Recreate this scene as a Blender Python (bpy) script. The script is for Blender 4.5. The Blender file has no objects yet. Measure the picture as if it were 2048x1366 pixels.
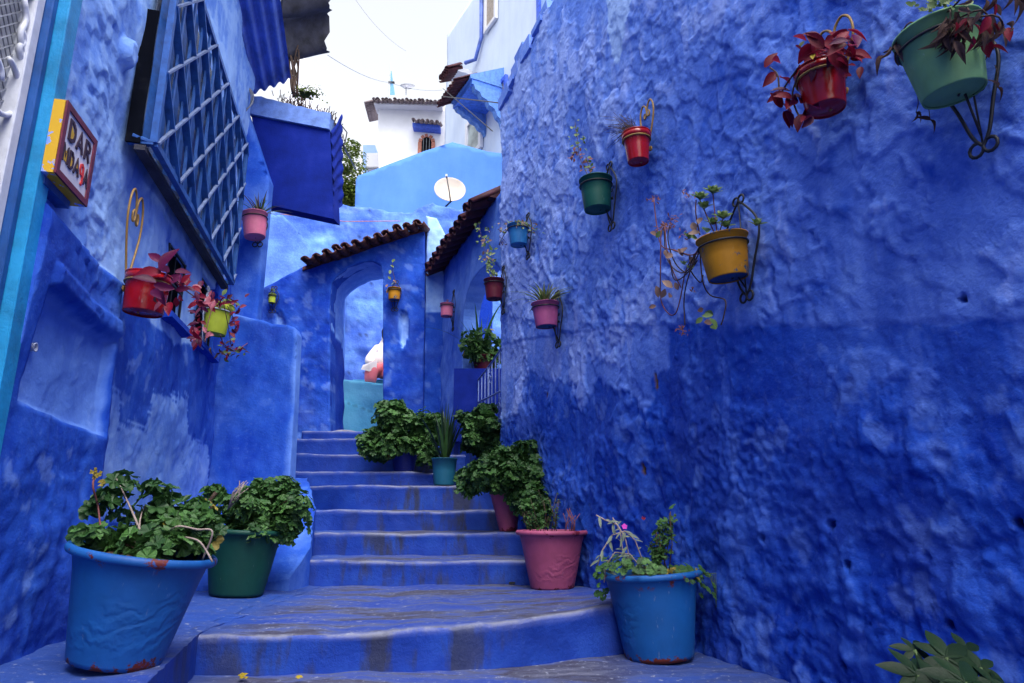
import bpy, bmesh, math, random
import numpy as np
from mathutils import Vector, Matrix, Quaternion
from mathutils.geometry import delaunay_2d_cdt

random.seed(7)
R = math.radians
sc = bpy.context.scene
COL = sc.collection
# ------------------------------------------------------------------ camera, world, sun, exposure
EYE = 1.6
PITCH = R(14.0)
FPX = 1365.33
cam_d = bpy.data.cameras.new('camera')
cam_d.lens = 24; cam_d.sensor_width = 36; cam_d.clip_end = 500; cam_d.clip_start = 0.05
cam = bpy.data.objects.new('camera', cam_d); COL.objects.link(cam)
cam.location = (0, 0, EYE); cam.rotation_euler = (R(90) + PITCH, 0, 0)
sc.camera = cam
world = bpy.data.worlds.new('World'); sc.world = world; world.use_nodes = True
wn = world.node_tree; wn.nodes.clear()
sky = wn.nodes.new('ShaderNodeTexSky'); sky.sky_type = 'NISHITA'; sky.sun_disc = False
SUN_EL, SUN_AZ = R(58), R(158)          # azimuth clockwise from +Y (the way the camera looks)
sky.sun_elevation = SUN_EL; sky.sun_rotation = SUN_AZ
sky.dust_density = 4.0; sky.air_density = 1.0
hs = wn.nodes.new('ShaderNodeHueSaturation'); hs.inputs['Saturation'].default_value = 0.22
bg = wn.nodes.new('ShaderNodeBackground'); bg.inputs['Strength'].default_value = 0.15
wo = wn.nodes.new('ShaderNodeOutputWorld')
wn.links.new(sky.outputs[0], hs.inputs['Color']); wn.links.new(hs.outputs[0], bg.inputs['Color']); wn.links.new(bg.outputs[0], wo.inputs[0])
sl = bpy.data.lights.new('sun', 'SUN'); sl.energy = 0.85; sl.angle = R(40); sl.color = (1, .97, .93)
so = bpy.data.objects.new('sun', sl); COL.objects.link(so)
sdir = Vector((math.sin(SUN_AZ) * math.cos(SUN_EL), math.cos(SUN_AZ) * math.cos(SUN_EL), math.sin(SUN_EL)))
so.rotation_euler = sdir.to_track_quat('Z', 'Y').to_euler(); so.location = (0, -3, 12)
sc.view_settings.view_transform = 'Standard'; sc.view_settings.look = 'None'
sc.view_settings.exposure = 1.56; sc.view_settings.gamma = 1.0
try: sc.view_settings.use_curve_mapping = False
except Exception: pass

# ------------------------------------------------------------------ measuring helpers (a pixel of the 2048 px photograph -> a point at a known depth)
def ray(px, py):
    a = (px - 1024) / FPX; b = -(py - 683) / FPX
    return Vector((a, math.cos(PITCH) - b * math.sin(PITCH), math.sin(PITCH) + b * math.cos(PITCH)))
CAM = Vector((0, 0, EYE))
def atY(px, py, Y):
    d = ray(px, py); return CAM + d * (Y / d.y)
def atZ(px, py, z):
    d = ray(px, py); return CAM + d * ((z - EYE) / d.z)
def atPl(px, py, O, n):
    d = ray(px, py); t = (O - CAM).dot(n) / d.dot(n); return CAM + d * t
class Frame:
    """a vertical wall plane: s runs along it, away from the camera; n faces the alley"""
    def __init__(s, O, d, side):
        s.O = Vector((O[0], O[1], 0)); s.d = Vector((d[0], d[1], 0)).normalized()
        s.n = Vector((-s.d.y, s.d.x, 0)) * side
    def P(s, a, z, off=0): return s.O + s.d * a + s.n * off + Vector((0, 0, z))
    def px(s, px, py, off=0): return atPl(px, py, s.O + s.n * off, s.n)
    def sz(s, px, py, off=0):
        p = s.px(px, py, off); return ((p - s.O).dot(s.d), p.z)
RF = Frame((0.6, 4.87), (-0.355, 1), 1)
LF = Frame((-1.94, 2.8), (-0.215, 1), -1)

# ------------------------------------------------------------------ numpy noise
def _h(ix, iy, seed):
    n = (ix.astype(np.int64) * 374761393 + iy.astype(np.int64) * 668265263 + seed * 974711) & 0x7fffffff
    n = ((n ^ (n >> 13)) * 1274126177) & 0x7fffffff
    return ((n ^ (n >> 16)) & 0xffff) / 65535.0
def noise(x, y, seed=0):
    x = np.asarray(x, float); y = np.asarray(y, float)
    ix = np.floor(x); iy = np.floor(y); fx = x - ix; fy = y - iy
    def g(dx, dy):
        a = _h(ix + dx, iy + dy, seed) * 2 * math.pi
        return np.cos(a) * (fx - dx) + np.sin(a) * (fy - dy)
    u = fx * fx * fx * (fx * (fx * 6 - 15) + 10); v = fy * fy * fy * (fy * (fy * 6 - 15) + 10)
    return 1.4 * ((g(0, 0) * (1 - u) + g(1, 0) * u) * (1 - v) + (g(0, 1) * (1 - u) + g(1, 1) * u) * v)
def fbm(x, y, oct=4, seed=0, gain=.5):
    r = 0; a = 1
    for k in range(oct):
        r = r + a * noise(x * 2 ** k, y * 2 ** k, seed + k * 17); a *= gain
    return r
def worley(x, y, seed=0):
    x = np.asarray(x, float); y = np.asarray(y, float)
    ix = np.floor(x); iy = np.floor(y); f1 = np.full(x.shape, 9.); f2 = np.full(x.shape, 9.)
    for dx in (-1, 0, 1):
        for dy in (-1, 0, 1):
            cx = ix + dx + _h(ix + dx, iy + dy, seed); cy = iy + dy + _h(ix + dx, iy + dy, seed + 5)
            d = np.hypot(cx - x, cy - y)
            f2 = np.where(d < f1, f1, np.minimum(f2, d)); f1 = np.minimum(f1, d)
    return f1, f2
def facets(x, y, seed=0, tilt=.9):
    """overlapping trowel flakes: every cell is a small tilted plate, so neighbouring cells meet in crisp steps; returns height and distance to the cell's edge"""
    x = np.asarray(x, float); y = np.asarray(y, float)
    ix = np.floor(x); iy = np.floor(y); f1 = np.full(x.shape, 9.); f2 = np.full(x.shape, 9.); hgt = np.zeros(x.shape)
    for dx in (-1, 0, 1):
        for dy in (-1, 0, 1):
            cx = ix + dx + _h(ix + dx, iy + dy, seed); cy = iy + dy + _h(ix + dx, iy + dy, seed + 5)
            d = np.hypot(cx - x, cy - y); an = -1.2 + (_h(ix + dx, iy + dy, seed + 9) - .5) * 2 * tilt
            hh = (x - cx) * np.cos(an) + (y - cy) * np.sin(an) + (_h(ix + dx, iy + dy, seed + 13) - .5) * .5
            w = d < f1; f2 = np.where(w, f1, np.minimum(f2, d)); hgt = np.where(w, hh, hgt); f1 = np.minimum(f1, d)
    return hgt, f2 - f1
def sm(a, b, x):
    t = np.clip((x - a) / (b - a), 0, 1); return t * t * (3 - 2 * t)
def pdist(x, y, poly):
    """signed distance to a polygon, positive inside"""
    x = np.asarray(x, float); y = np.asarray(y, float)
    d = np.full(x.shape, 1e9); ins = np.zeros(x.shape, bool); n = len(poly)
    for i in range(n):
        ax, ay = poly[i]; bx, by = poly[(i + 1) % n]
        ex, ey = bx - ax, by - ay; L = ex * ex + ey * ey + 1e-12
        t = np.clip(((x - ax) * ex + (y - ay) * ey) / L, 0, 1)
        d = np.minimum(d, np.hypot(x - ax - t * ex, y - ay - t * ey))
        c = ((ay > y) != (by > y)) & (x < (bx - ax) * (y - ay) / (by - ay + 1e-12) + ax)
        ins ^= c
    return np.where(ins, d, -d)

# ------------------------------------------------------------------ materials
def srgb(r, g, b):
    f = lambda c: (c / 255 / 12.92) if c / 255 <= .04045 else ((c / 255 + .055) / 1.055) ** 2.4
    return (f(r), f(g), f(b))
class NT:
    def __init__(s, name):
        s.m = bpy.data.materials.new(name); s.m.use_nodes = True
        s.t = s.m.node_tree; s.b = s.t.nodes['Principled BSDF']; s.co = None
    def n(s, typ, **kw):
        o = s.t.nodes.new(typ)
        for k, v in kw.items(): setattr(o, k, v)
        return o
    def L(s, a, b): s.t.links.new(a, b)
    def coords(s):
        if not s.co:
            s.co = s.n('ShaderNodeTexCoord').outputs['Object']
        return s.co
    def noise(s, scale, detail=4, rough=.55, stretch=None, dist=0):
        o = s.n('ShaderNodeTexNoise'); o.inputs['Scale'].default_value = scale; o.inputs['Detail'].default_value = detail
        o.inputs['Roughness'].default_value = rough; o.inputs['Distortion'].default_value = dist
        if stretch:
            mp = s.n('ShaderNodeMapping'); mp.inputs['Scale'].default_value = stretch; s.L(s.coords(), mp.inputs[0]); s.L(mp.outputs[0], o.inputs['Vector'])
        else: s.L(s.coords(), o.inputs['Vector'])
        return o.outputs[0]
    def ramp(s, src, stops, interp='LINEAR'):
        r = s.n('ShaderNodeValToRGB'); r.color_ramp.interpolation = interp; e = r.color_ramp.elements
        while len(e) < len(stops): e.new(.5)
        for k, (p, c) in enumerate(stops):
            e[k].position = p; e[k].color = (*c, 1) if len(c) == 3 else c
        s.L(src, r.inputs[0]); return r.outputs[0]
    def mr(s, src, a, b, c=0., d=1., smooth=False):
        o = s.n('ShaderNodeMapRange'); 
        if smooth: o.interpolation_type = 'SMOOTHSTEP'
        for k, v in enumerate((a, b, c, d)): o.inputs[k + 1].default_value = v
        s.L(src, o.inputs[0]); return o.outputs[0]
    def math(s, op, a, b=None, clamp=False):
        o = s.n('ShaderNodeMath', operation=op, use_clamp=clamp)
        for k, v in enumerate((a, b)):
            if v is None: continue
            if isinstance(v, (int, float)): o.inputs[k].default_value = v
            else: s.L(v, o.inputs[k])
        return o.outputs[0]
    def mix(s, fac, a, b, blend='MIX'):
        o = s.n('ShaderNodeMix', data_type='RGBA', blend_type=blend)
        if isinstance(fac, (int, float)): o.inputs[0].default_value = fac
        else: s.L(fac, o.inputs[0])
        for k, v in ((6, a), (7, b)):
            if isinstance(v, tuple): o.inputs[k].default_value = (*v, 1)
            else: s.L(v, o.inputs[k])
        return o.outputs[2]
    def attr(s, name):
        o = s.n('ShaderNodeAttribute'); o.attribute_name = name; return o.outputs['Fac']
    def bump(s, h, strength=.5, dist=.01, prev=None):
        o = s.n('ShaderNodeBump'); o.inputs['Strength'].default_value = strength; o.inputs['Distance'].default_value = dist
        s.L(h, o.inputs['Height'])
        if prev: s.L(prev, o.inputs['Normal'])
        return o.outputs[0]
    def fin(s, col=None, rough=.7, nrm=None, spec=.3, metal=0.):
        if col is not None:
            if isinstance(col, tuple): s.b.inputs['Base Color'].default_value = (*col, 1)
            else: s.L(col, s.b.inputs['Base Color'])
        if isinstance(rough, (int, float)): s.b.inputs['Roughness'].default_value = rough
        else: s.L(rough, s.b.inputs['Roughness'])
        if nrm: s.L(nrm, s.b.inputs['Normal'])
        s.b.inputs['Specular IOR Level'].default_value = spec; s.b.inputs['Metallic'].default_value = metal
        return s.m
# paint colours of the walls (albedo)
LIGHT = (.135, .275, .70); MID = (.020, .088, .47); DEEP = (.0030, .026, .27); CHALK = (.29, .46, .80)
SKYB = (.072, .190, .58); CYAN = (.03, .30, .62); TURQ = (.09, .38, .60)
def plaster(name, stops, var=.35, bump=.5, warp=.10, chalk=.25, grain=70, rough=.78, grime=0.):
    """paint picked by the point attribute 'tone' (which coat lies where); small noise roughens the edges of a coat"""
    t = NT(name)
    tone = t.attr('tone')
    n1 = t.noise(9, 6, .65); n2 = t.noise(2.2, 3, .5)
    a = t.math('ADD', tone, t.mr(n1, .25, .75, -warp, warp))
    c = t.ramp(a, stops)
    # uneven brushed coats
    st = t.noise(5, 5, .6, stretch=(1, 1, .22))
    c = t.mix(t.mr(st, .35, .7, 0, var), c, t.mix(1.0, c, (.50, .55, .78), 'MULTIPLY'))
    c = t.mix(t.mr(n2, .45, .75, 0, var * .7), c, t.mix(.35, c, CHALK))
    fine = t.noise(38, 5, .7)
    c = t.mix(t.mr(fine, .55, .8, 0, chalk), c, CHALK)
    c = t.mix(t.math('MULTIPLY', t.attr('wear'), .35), c, CHALK)  # on the right wall this also carries the relief highlights painted on ridges
    c = t.mix(t.attr('hole'), c, (.012, .010, .016)); c = t.mix(t.attr('lime'), c, (.30, .44, .76))  # 'lime' mask: light on a wall corner put in as pale colour
    c = t.mix(t.attr('rust'), c, (.16, .09, .05))
    if grime:
        g = t.noise(3.5, 6, .7, stretch=(1, 1, .35))
        c = t.mix(t.mr(g, .55, .72, 0, grime), c, (.035, .035, .04))
    b1 = t.bump(t.noise(grain, 6, .7), bump, .006)
    b2 = t.bump(t.noise(24, 4, .6), bump * .9, .012, b1)
    return t.fin(c, max(rough, .88), b2, .1)
def simple(name, col, rough=.6, var=.25, scale=14, bump=.2, spec=.35, metal=0., dist=.004, chips=None, chipcol=(.1, .1, .1), grain=60):
    t = NT(name)
    n = t.noise(scale, 5, .6)
    dark = tuple(v * (1 - var * 1.3) for v in col); lite = tuple(min(1, v * (1 + var * .7) + .006) for v in col)
    c = t.ramp(n, [(.3, dark), (.55, col), (.75, lite)])
    if chips is not None:
        cn = t.noise(11, 7, .72)
        c = t.mix(t.mr(cn, chips, chips + .02, 0, 1), c, chipcol)
    nb = t.bump(t.noise(grain, 4, .6), bump, dist)
    return t.fin(c, rough, nb, spec, metal)
STOPS = [(.0, DEEP), (.28, (.007, .042, .35)), (.5, MID), (.85, LIGHT), (1, CHALK)]
M = {}
STOPS_R = [(.0, DEEP), (.28, (.006, .040, .34)), (.5, (.020, .084, .46)), (.82, (.125, .235, .67)), (1, (.27, .37, .74))]
M['wall_right'] = plaster('right_wall_paint', STOPS_R, var=.32, chalk=.14, rough=.92, bump=.65, grain=55)
M['wall_left'] = plaster('left_wall_paint', STOPS, var=.22, bump=.4, chalk=.15)
M['deep'] = plaster('deep_blue_paint', STOPS, var=.4, bump=.6, chalk=.12)
M['rubble'] = plaster('light_blue_rubble_paint', [(.0, MID), (.4, (.07, .15, .50)), (.7, (.13, .28, .62)), (1, (.28, .44, .72))], var=.3, bump=.9, chalk=.4)
M['skyblue'] = plaster('sky_blue_render', [(0, SKYB), (1, (.11, .26, .66))], var=.15, bump=.15, chalk=.08)
M['paleblue'] = plaster('pale_blue_render', [(0, (.30, .44, .72)), (1, (.55, .63, .76))], var=.18, bump=.15, chalk=.1)
M['white'] = simple('white_render', (.62, .63, .68), .8, .06, 2.5)
M['turq'] = plaster('turquoise_paint', [(0, TURQ), (1, (.2, .6, .8))], var=.35, bump=.5, chalk=.3)
M['balcony'] = simple('dark_blue_board_paint', (.0045, .017, .20), .85, .25, 4, .6, .1)
M['balcony_rim'] = simple('pale_blue_slab_edge', (.11, .20, .50), .8, .3, 9, .7)
M['sheet'] = simple('blue_corrugated_sheet', (.10, .17, .56), .55, .35, 5)
M['rusty'] = simple('weathered_dark_sheet', (.035, .035, .05), .8, .5, 8, .5)
M['grille'] = simple('blue_iron_paint', (.02, .095, .34), .45, .3, 20)
M['grillepale'] = simple('chalky_blue_iron', (.13, .18, .34), .6, .3, 20)
M['dark'] = simple('dark_void', (.004, .005, .009), 1., .3, 8, .1, .02)
M['glass'] = simple('dim_window_glass', (.10, .12, .15), .15, .4, 3, 0, .5)
M['cyan'] = simple('cyan_door_frame_paint', (.015, .27, .56), .45, .3, 6, .5)
M['cyandark'] = simple('teal_blue_paint', (.01, .08, .30), .5, .3, 6, .4)
M['whitemetal'] = simple('white_iron_paint', (.62, .64, .70), .45, .12, 20)
M['mesh'] = simple('grey_wire', (.28, .29, .32), .5, .2, 20)
M['tile'] = simple('terracotta_dark', (.085, .028, .026), .8, .55, 18, .5)
M['tile2'] = simple('terracotta_red_paint', (.060, .010, .018), .7, .45, 14, .4)
M['tilegrey'] = simple('weathered_grey_tile', (.24, .19, .20), .85, .5, 18, .4)
M['brick'] = simple('brick_surround', (.42, .17, .12), .85, .3, 18, .4)
M['dish'] = simple('cream_dish', (.42, .36, .31), .5, .12, 4, .05)
M['black'] = simple('black_iron', (.012, .013, .018), .5, .3, 20, .3)
M['brass'] = simple('brass_paint_iron', (.30, .17, .04), .42, .3, 20, .3)
M['gateiron'] = simple('pale_blue_iron', (.09, .14, .36), .45, .3, 20, .2)
M['silver'] = simple('white_painted_bracket', (.45, .48, .56), .5, .3, 20, .3)
M['soil'] = simple('potting_soil', (.07, .035, .022), .95, .5, 40, 1.0, dist=.02)
M['rim_chip'] = simple('x', (.1, .1, .1))
def pot_mat(name, col, chips=.70, chipcol=(.12, .03, .03), relief=False, rough=.55, spec=.3):
    t = NT(name)
    n = t.noise(5, 5, .6)
    c = t.ramp(n, [(.3, tuple(v * .78 for v in col)), (.6, col), (.8, tuple(min(1, v * 1.18 + .01) for v in col))])
    cn = t.noise(9, 8, .75)
    c = t.mix(t.mr(cn, chips, chips + .012), c, chipcol)
    sc_ = t.noise(60, 3, .7, stretch=(1, 1, .2))
    c = t.mix(t.mr(sc_, .66, .75, 0, .25), c, (.5, .5, .5)); c = t.mix(t.mr(t.noise(3, 6, .7, stretch=(1, 1, .4)), .48, .75, 0, .45), c, t.mix(1.0, c, (.35, .35, .38), 'MULTIPLY'))
    nb = t.bump(t.noise(45, 4, .6), .15, .004)
    if relief:
        # moulded flowers: curling ridges confined to a panel round the belly
        o = t.n('ShaderNodeTexWave', wave_type='RINGS'); o.inputs['Scale'].default_value = 7; o.inputs['Distortion'].default_value = 10; o.inputs['Detail'].default_value = 3; o.inputs['Detail Scale'].default_value = 1.6
        t.L(t.coords(), o.inputs['Vector'])
        blob = t.mr(t.noise(3.0, 1, .5), .42, .55, 0, 1, True)
        sx = t.n('ShaderNodeSeparateXYZ'); t.L(t.coords(), sx.inputs[0])
        band = t.math('MULTIPLY', t.mr(sx.outputs[2], .04, .09, 0, 1, True), t.mr(sx.outputs[2], .24, .31, 1, 0, True))
        nb = t.bump(t.math('MULTIPLY', t.math('MULTIPLY', o.outputs[0], blob), band), .38, .006, nb)
        # paint flaked off round the foot and the rim
        cn2 = t.noise(7, 8, .7)
        foot = t.mr(t.math('ADD', cn2, t.mr(sx.outputs[2], .0, .09, .12, -.14)), .60, .61, 0, 1)
        c = t.mix(foot, c, chipcol)
        rimc = t.math('MULTIPLY', t.mr(sx.outputs[2], .33, .36, 0, 1), t.mr(t.noise(13, 8, .75), .575, .585, 0, 1))
        c = t.mix(rimc, c, chipcol)
    return t.fin(c, rough, nb, spec)
PC = {
 'blueL': pot_mat('blue_planter_paint', (0.0068, 0.0843, 0.3194), .80, (.10, .014, .010), True),
 'blueR': pot_mat('azure_planter_paint', (0.0068, 0.0928, 0.3194), .80, (.13, .022, .012), True),
 'pinkP': pot_mat('pink_planter_paint', (0.3472, 0.0713, 0.1488), .78, (.10, .008, .02), True),
 'green': pot_mat('dark_green_planter_paint', (0.0037, 0.0527, 0.0372), .77, (.16, .03, .02), False),
 'turqP': pot_mat('turquoise_pot_paint', (0.0124, 0.1240, 0.2108), .75, (.02, .06, .2)),
 'deepP': pot_mat('deep_blue_pot_paint', (0.0124, 0.0248, 0.2604)),
 'red': pot_mat('red_bucket_paint', (0.3472, 0.0050, 0.0074), .85, rough=.22, spec=.5),
 'pink': pot_mat('pink_bucket_paint', (0.62, 0.16, 0.27), .85),
 'magenta': pot_mat('rose_bucket_paint', (0.4092, 0.0868, 0.2232), .85),
 'lime': pot_mat('lime_bucket_paint', (0.42, 0.50, 0.035), .85),
 'ltgreen': pot_mat('pale_green_bucket_paint', (0.17, 0.36, 0.15), .85),
 'dkgreen': pot_mat('bottle_green_bucket_paint', (0.0050, 0.0806, 0.0589), .78, (.1, .12, .1)),
 'yellow': pot_mat('ochre_bucket_paint', (0.46, 0.20, 0.005), .585, (.03, .08, .14)),
 'azure': pot_mat('azure_bucket_paint', (0.0186, 0.1612, 0.4092), .8),
 'maroon': pot_mat('maroon_bucket_paint', (0.1054, 0.0062, 0.0217), .8),
}
M['bluebase'] = simple('dark_blue_bucket_base', (.01, .05, .16), .6, .3, 8)
def leafmat(name, a, b, rough=.5, spec=.35, trans=.25):
    t = NT(name)
    oi = t.n('ShaderNodeObjectInfo')
    n = t.noise(25, 3, .6)
    v = t.math('ADD', t.math('MULTIPLY', oi.outputs['Random'], .7), t.mr(n, .3, .7, 0, .3))
    c = t.ramp(v, [(.05, a), (.95, b)])
    m = t.fin(c, rough, t.bump(n, .3, .003), spec)
    tr = t.n('ShaderNodeBsdfTranslucent'); t.L(c, tr.inputs['Color']); ms = t.n('ShaderNodeMixShader'); ms.inputs[0].default_value = trans
    out = [k for k in t.t.nodes if k.type == 'OUTPUT_MATERIAL'][0]
    t.L(t.b.outputs[0], ms.inputs[1]); t.L(tr.outputs[0], ms.inputs[2]); t.L(ms.outputs[0], out.inputs[0])
    return m
M['ger'] = leafmat('geranium_leaf', (0.012, 0.045, 0.014), (0.075, 0.190, 0.042))
M['ger2'] = leafmat('geranium_leaf_bright', (0.0272, 0.0884, 0.0170), (0.0612, 0.1360, 0.0340))
M['gery'] = leafmat('yellowing_leaf', (0.1700, 0.1224, 0.0136), (0.2720, 0.2176, 0.0340))
M['redleaf'] = leafmat('crimson_leaf', (.075, .002, .010), (.24, .008, .030), .45, .22)
M['purpleleaf'] = leafmat('purple_leaf', (.035, .003, .020), (.13, .008, .060), .45, .22)
M['pinkleaf'] = leafmat('pink_leaf_underside', (0.3060, 0.0680, 0.1088), (0.4080, 0.1088, 0.1496), .4)
M['dryleaf'] = leafmat('dried_leaf', (0.0544, 0.0272, 0.0238), (0.1360, 0.0884, 0.0748), .8, .1)
M['sedum'] = leafmat('pale_green_leaf', (0.0680, 0.1292, 0.0340), (0.1632, 0.2312, 0.0748), .4)
M['sedumpink'] = leafmat('pinkish_leaf', (0.2040, 0.1156, 0.0884), (0.3128, 0.2040, 0.1496), .5)
M['blossom'] = leafmat('dusty_pink_blossom', (0.1496, 0.0476, 0.0408), (0.2856, 0.1224, 0.1088), .6)
M['blade'] = leafmat('dark_blade_leaf', (0.0068, 0.0218, 0.0122), (0.0204, 0.0510, 0.0204), .4, .5)
M['spider'] = leafmat('striped_blade_leaf', (0.1360, 0.1768, 0.0408), (0.3536, 0.3740, 0.1768), .45)
M['scheff'] = leafmat('glossy_dark_leaf', (0.005, 0.016, 0.007), (0.012, 0.034, 0.012), .5, .2)
M['silverleaf'] = leafmat('grey_green_leaf', (0.0952, 0.1292, 0.0952), (0.2040, 0.2448, 0.1904), .7)
M['drygrass'] = leafmat('dry_grass', (0.0680, 0.0476, 0.0476), (0.1360, 0.0952, 0.0816), .9, .1)
M['tree'] = leafmat('tree_leaf', (0.0340, 0.0748, 0.0136), (0.1496, 0.2040, 0.0340), .6, .2)
M['fallen'] = leafmat('fallen_yellow_leaf', (0.2856, 0.2040, 0.0068), (0.4080, 0.3060, 0.0204), .6)
M['flower'] = simple('magenta_petal', (0.4216, 0.0204, 0.3400), .6, .1, 5)
M['orange'] = simple('orange_bloom', (0.4420, 0.1496, 0.0204), .7, .2, 20)
M['stem'] = simple('brown_stem', (.06, .035, .025), .8, .3, 30)
M['stempale'] = simple('pale_bark', (.28, .22, .20), .85, .3, 30)
M['stemred'] = simple('reddish_stem', (.16, .05, .05), .7, .3, 30)
M['stemgreen'] = simple('green_stem', (.06, .10, .03), .7, .3, 30)
M['cable'] = simple('black_cable', (.02, .02, .025), .6, .1)
M['skin'] = simple('skin', (.42, .24, .17), .6, .08)
M['cloth'] = simple('white_cloth', (.72, .66, .64), .9, .08, 6, .3)
M['pinkcloth'] = simple('pink_cloth', (.72, .17, .20), .9, .12, 6, .3)
M['hair'] = simple('dark_hair', (.015, .011, .01), .6)
M['concrete'] = simple('grey_stone', (.20, .20, .26), .9, .3, 12, .8)

# ------------------------------------------------------------------ object helpers
def tag(o, label=None, cat=None, group=None, kind=None):
    if label: o['label'] = label
    if cat: o['category'] = cat
    if group: o['group'] = group
    if kind: o['kind'] = kind
    return o
def empty(name, loc, label=None, cat=None, group=None, kind=None):
    o = bpy.data.objects.new(name, None); o.empty_display_size = .05; COL.objects.link(o); o.location = loc
    return tag(o, label, cat, group, kind)
def wloc(o):
    v = Vector(o.location)
    while o.parent: o = o.parent; v += Vector(o.location)
    return v
def mesh_obj(name, me, parent=None, loc=None):
    """mesh given in world coordinates is re-based to its parent's (or its own) foot point by the caller"""
    o = bpy.data.objects.new(name, me); COL.objects.link(o)
    if parent: o.parent = parent
    if loc is not None: o.location = loc
    return o
class MB:
    def __init__(s): s.v = []; s.f = []
    def add(s, vs, fs):
        k = len(s.v); s.v += [tuple(v) for v in vs]; s.f += [tuple(i + k for i in f) for f in fs]; return s
    def box(s, c, dx, dy, dz, size):
        c = Vector(c); a = Vector(dx).normalized() * size[0] / 2; b = Vector(dy).normalized() * size[1] / 2; e = Vector(dz).normalized() * size[2] / 2
        vs = [c + a * i + b * j + e * k for i in (-1, 1) for j in (-1, 1) for k in (-1, 1)]
        return s.add(vs, [(0, 1, 3, 2), (4, 6, 7, 5), (0, 4, 5, 1), (2, 3, 7, 6), (0, 2, 6, 4), (1, 5, 7, 3)])
    def hexa(s, p):   # 8 points: bottom loop 0-3, top loop 4-7
        return s.add(p, [(3, 2, 1, 0), (4, 5, 6, 7), (0, 1, 5, 4), (1, 2, 6, 5), (2, 3, 7, 6), (3, 0, 4, 7)])
    def tube(s, pts, r, n=6, closed=False, cap=True):
        pts = [Vector(p) for p in pts]; m = len(pts); rr = r if isinstance(r, (list, tuple)) else [r] * m
        vs = []; up = None
        for i in range(m):
            a = pts[(i - 1) % m] if (closed or i > 0) else pts[i]; b = pts[(i + 1) % m] if (closed or i < m - 1) else pts[i]
            t = (b - a).normalized() if (b - a).length > 1e-9 else Vector((0, 0, 1))
            if up is None: up = t.orthogonal().normalized()
            up = (up - t * up.dot(t)); up = up.normalized() if up.length > 1e-6 else t.orthogonal().normalized()
            w = t.cross(up)
            for k in range(n):
                an = 2 * math.pi * k / n; vs.append(pts[i] + (up * math.cos(an) + w * math.sin(an)) * rr[i])
        fs = []
        for i in range(m if closed else m - 1):
            j = (i + 1) % m
            for k in range(n): fs.append((i * n + k, i * n + (k + 1) % n, j * n + (k + 1) % n, j * n + k))
        if cap and not closed:
            fs.append(tuple(reversed(range(n)))); fs.append(tuple((m - 1) * n + k for k in range(n)))
        return s.add(vs, fs)
    def lathe(s, prof, seg=32, mat=None, close_top=False, close_bot=False, wob=0, seed=0):
        rnd = random.Random(seed); mat = mat or Matrix(); vs = []; fs = []
        ph = [rnd.uniform(0, 6.28) for _ in range(3)]
        for (r, z) in prof:
            for k in range(seg):
                a = 2 * math.pi * k / seg
                q = 1 + wob * (math.sin(2 * a + ph[0] + z * 5) + .6 * math.sin(3 * a + ph[1]) + .3 * math.sin(5 * a + ph[2] + z * 9))
                vs.append(mat @ Vector((r * q * math.cos(a), r * q * math.sin(a), z)))
        for i in range(len(prof) - 1):
            for k in range(seg): fs.append((i * seg + k, i * seg + (k + 1) % seg, (i + 1) * seg + (k + 1) % seg, (i + 1) * seg + k))
        if close_bot: fs.append(tuple(reversed(range(seg))))
        if close_top: fs.append(tuple((len(prof) - 1) * seg + k for k in range(seg)))
        return s.add(vs, fs)
    def mesh(s, name, mat=None, smooth=False, origin=(0, 0, 0)):
        me = bpy.data.meshes.new(name); o = Vector(origin)
        me.from_pydata([tuple(Vector(v) - o) for v in s.v], [], s.f); me.update()
        if mat: me.materials.append(mat)
        if smooth: me.shade_smooth()
        return me
    def build(s, name, mat, parent=None, smooth=False, origin=None, **kw):
        org = wloc(parent) if parent else Vector(origin if origin is not None else (sum((Vector(v) for v in s.v), Vector()) / len(s.v)))
        o = mesh_obj(name, s.mesh(name, mat, smooth, org), parent)
        if not parent: o.location = org
        return tag(o, **kw) if kw else o
def set_attr(me, name, arr):
    a = me.attributes.new(name, 'FLOAT', 'POINT'); a.data.foreach_set('value', np.asarray(arr, np.float32).ravel())
def frame3(O, U, V): return Vector(O), Vector(U).normalized(), Vector(V).normalized()
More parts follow.
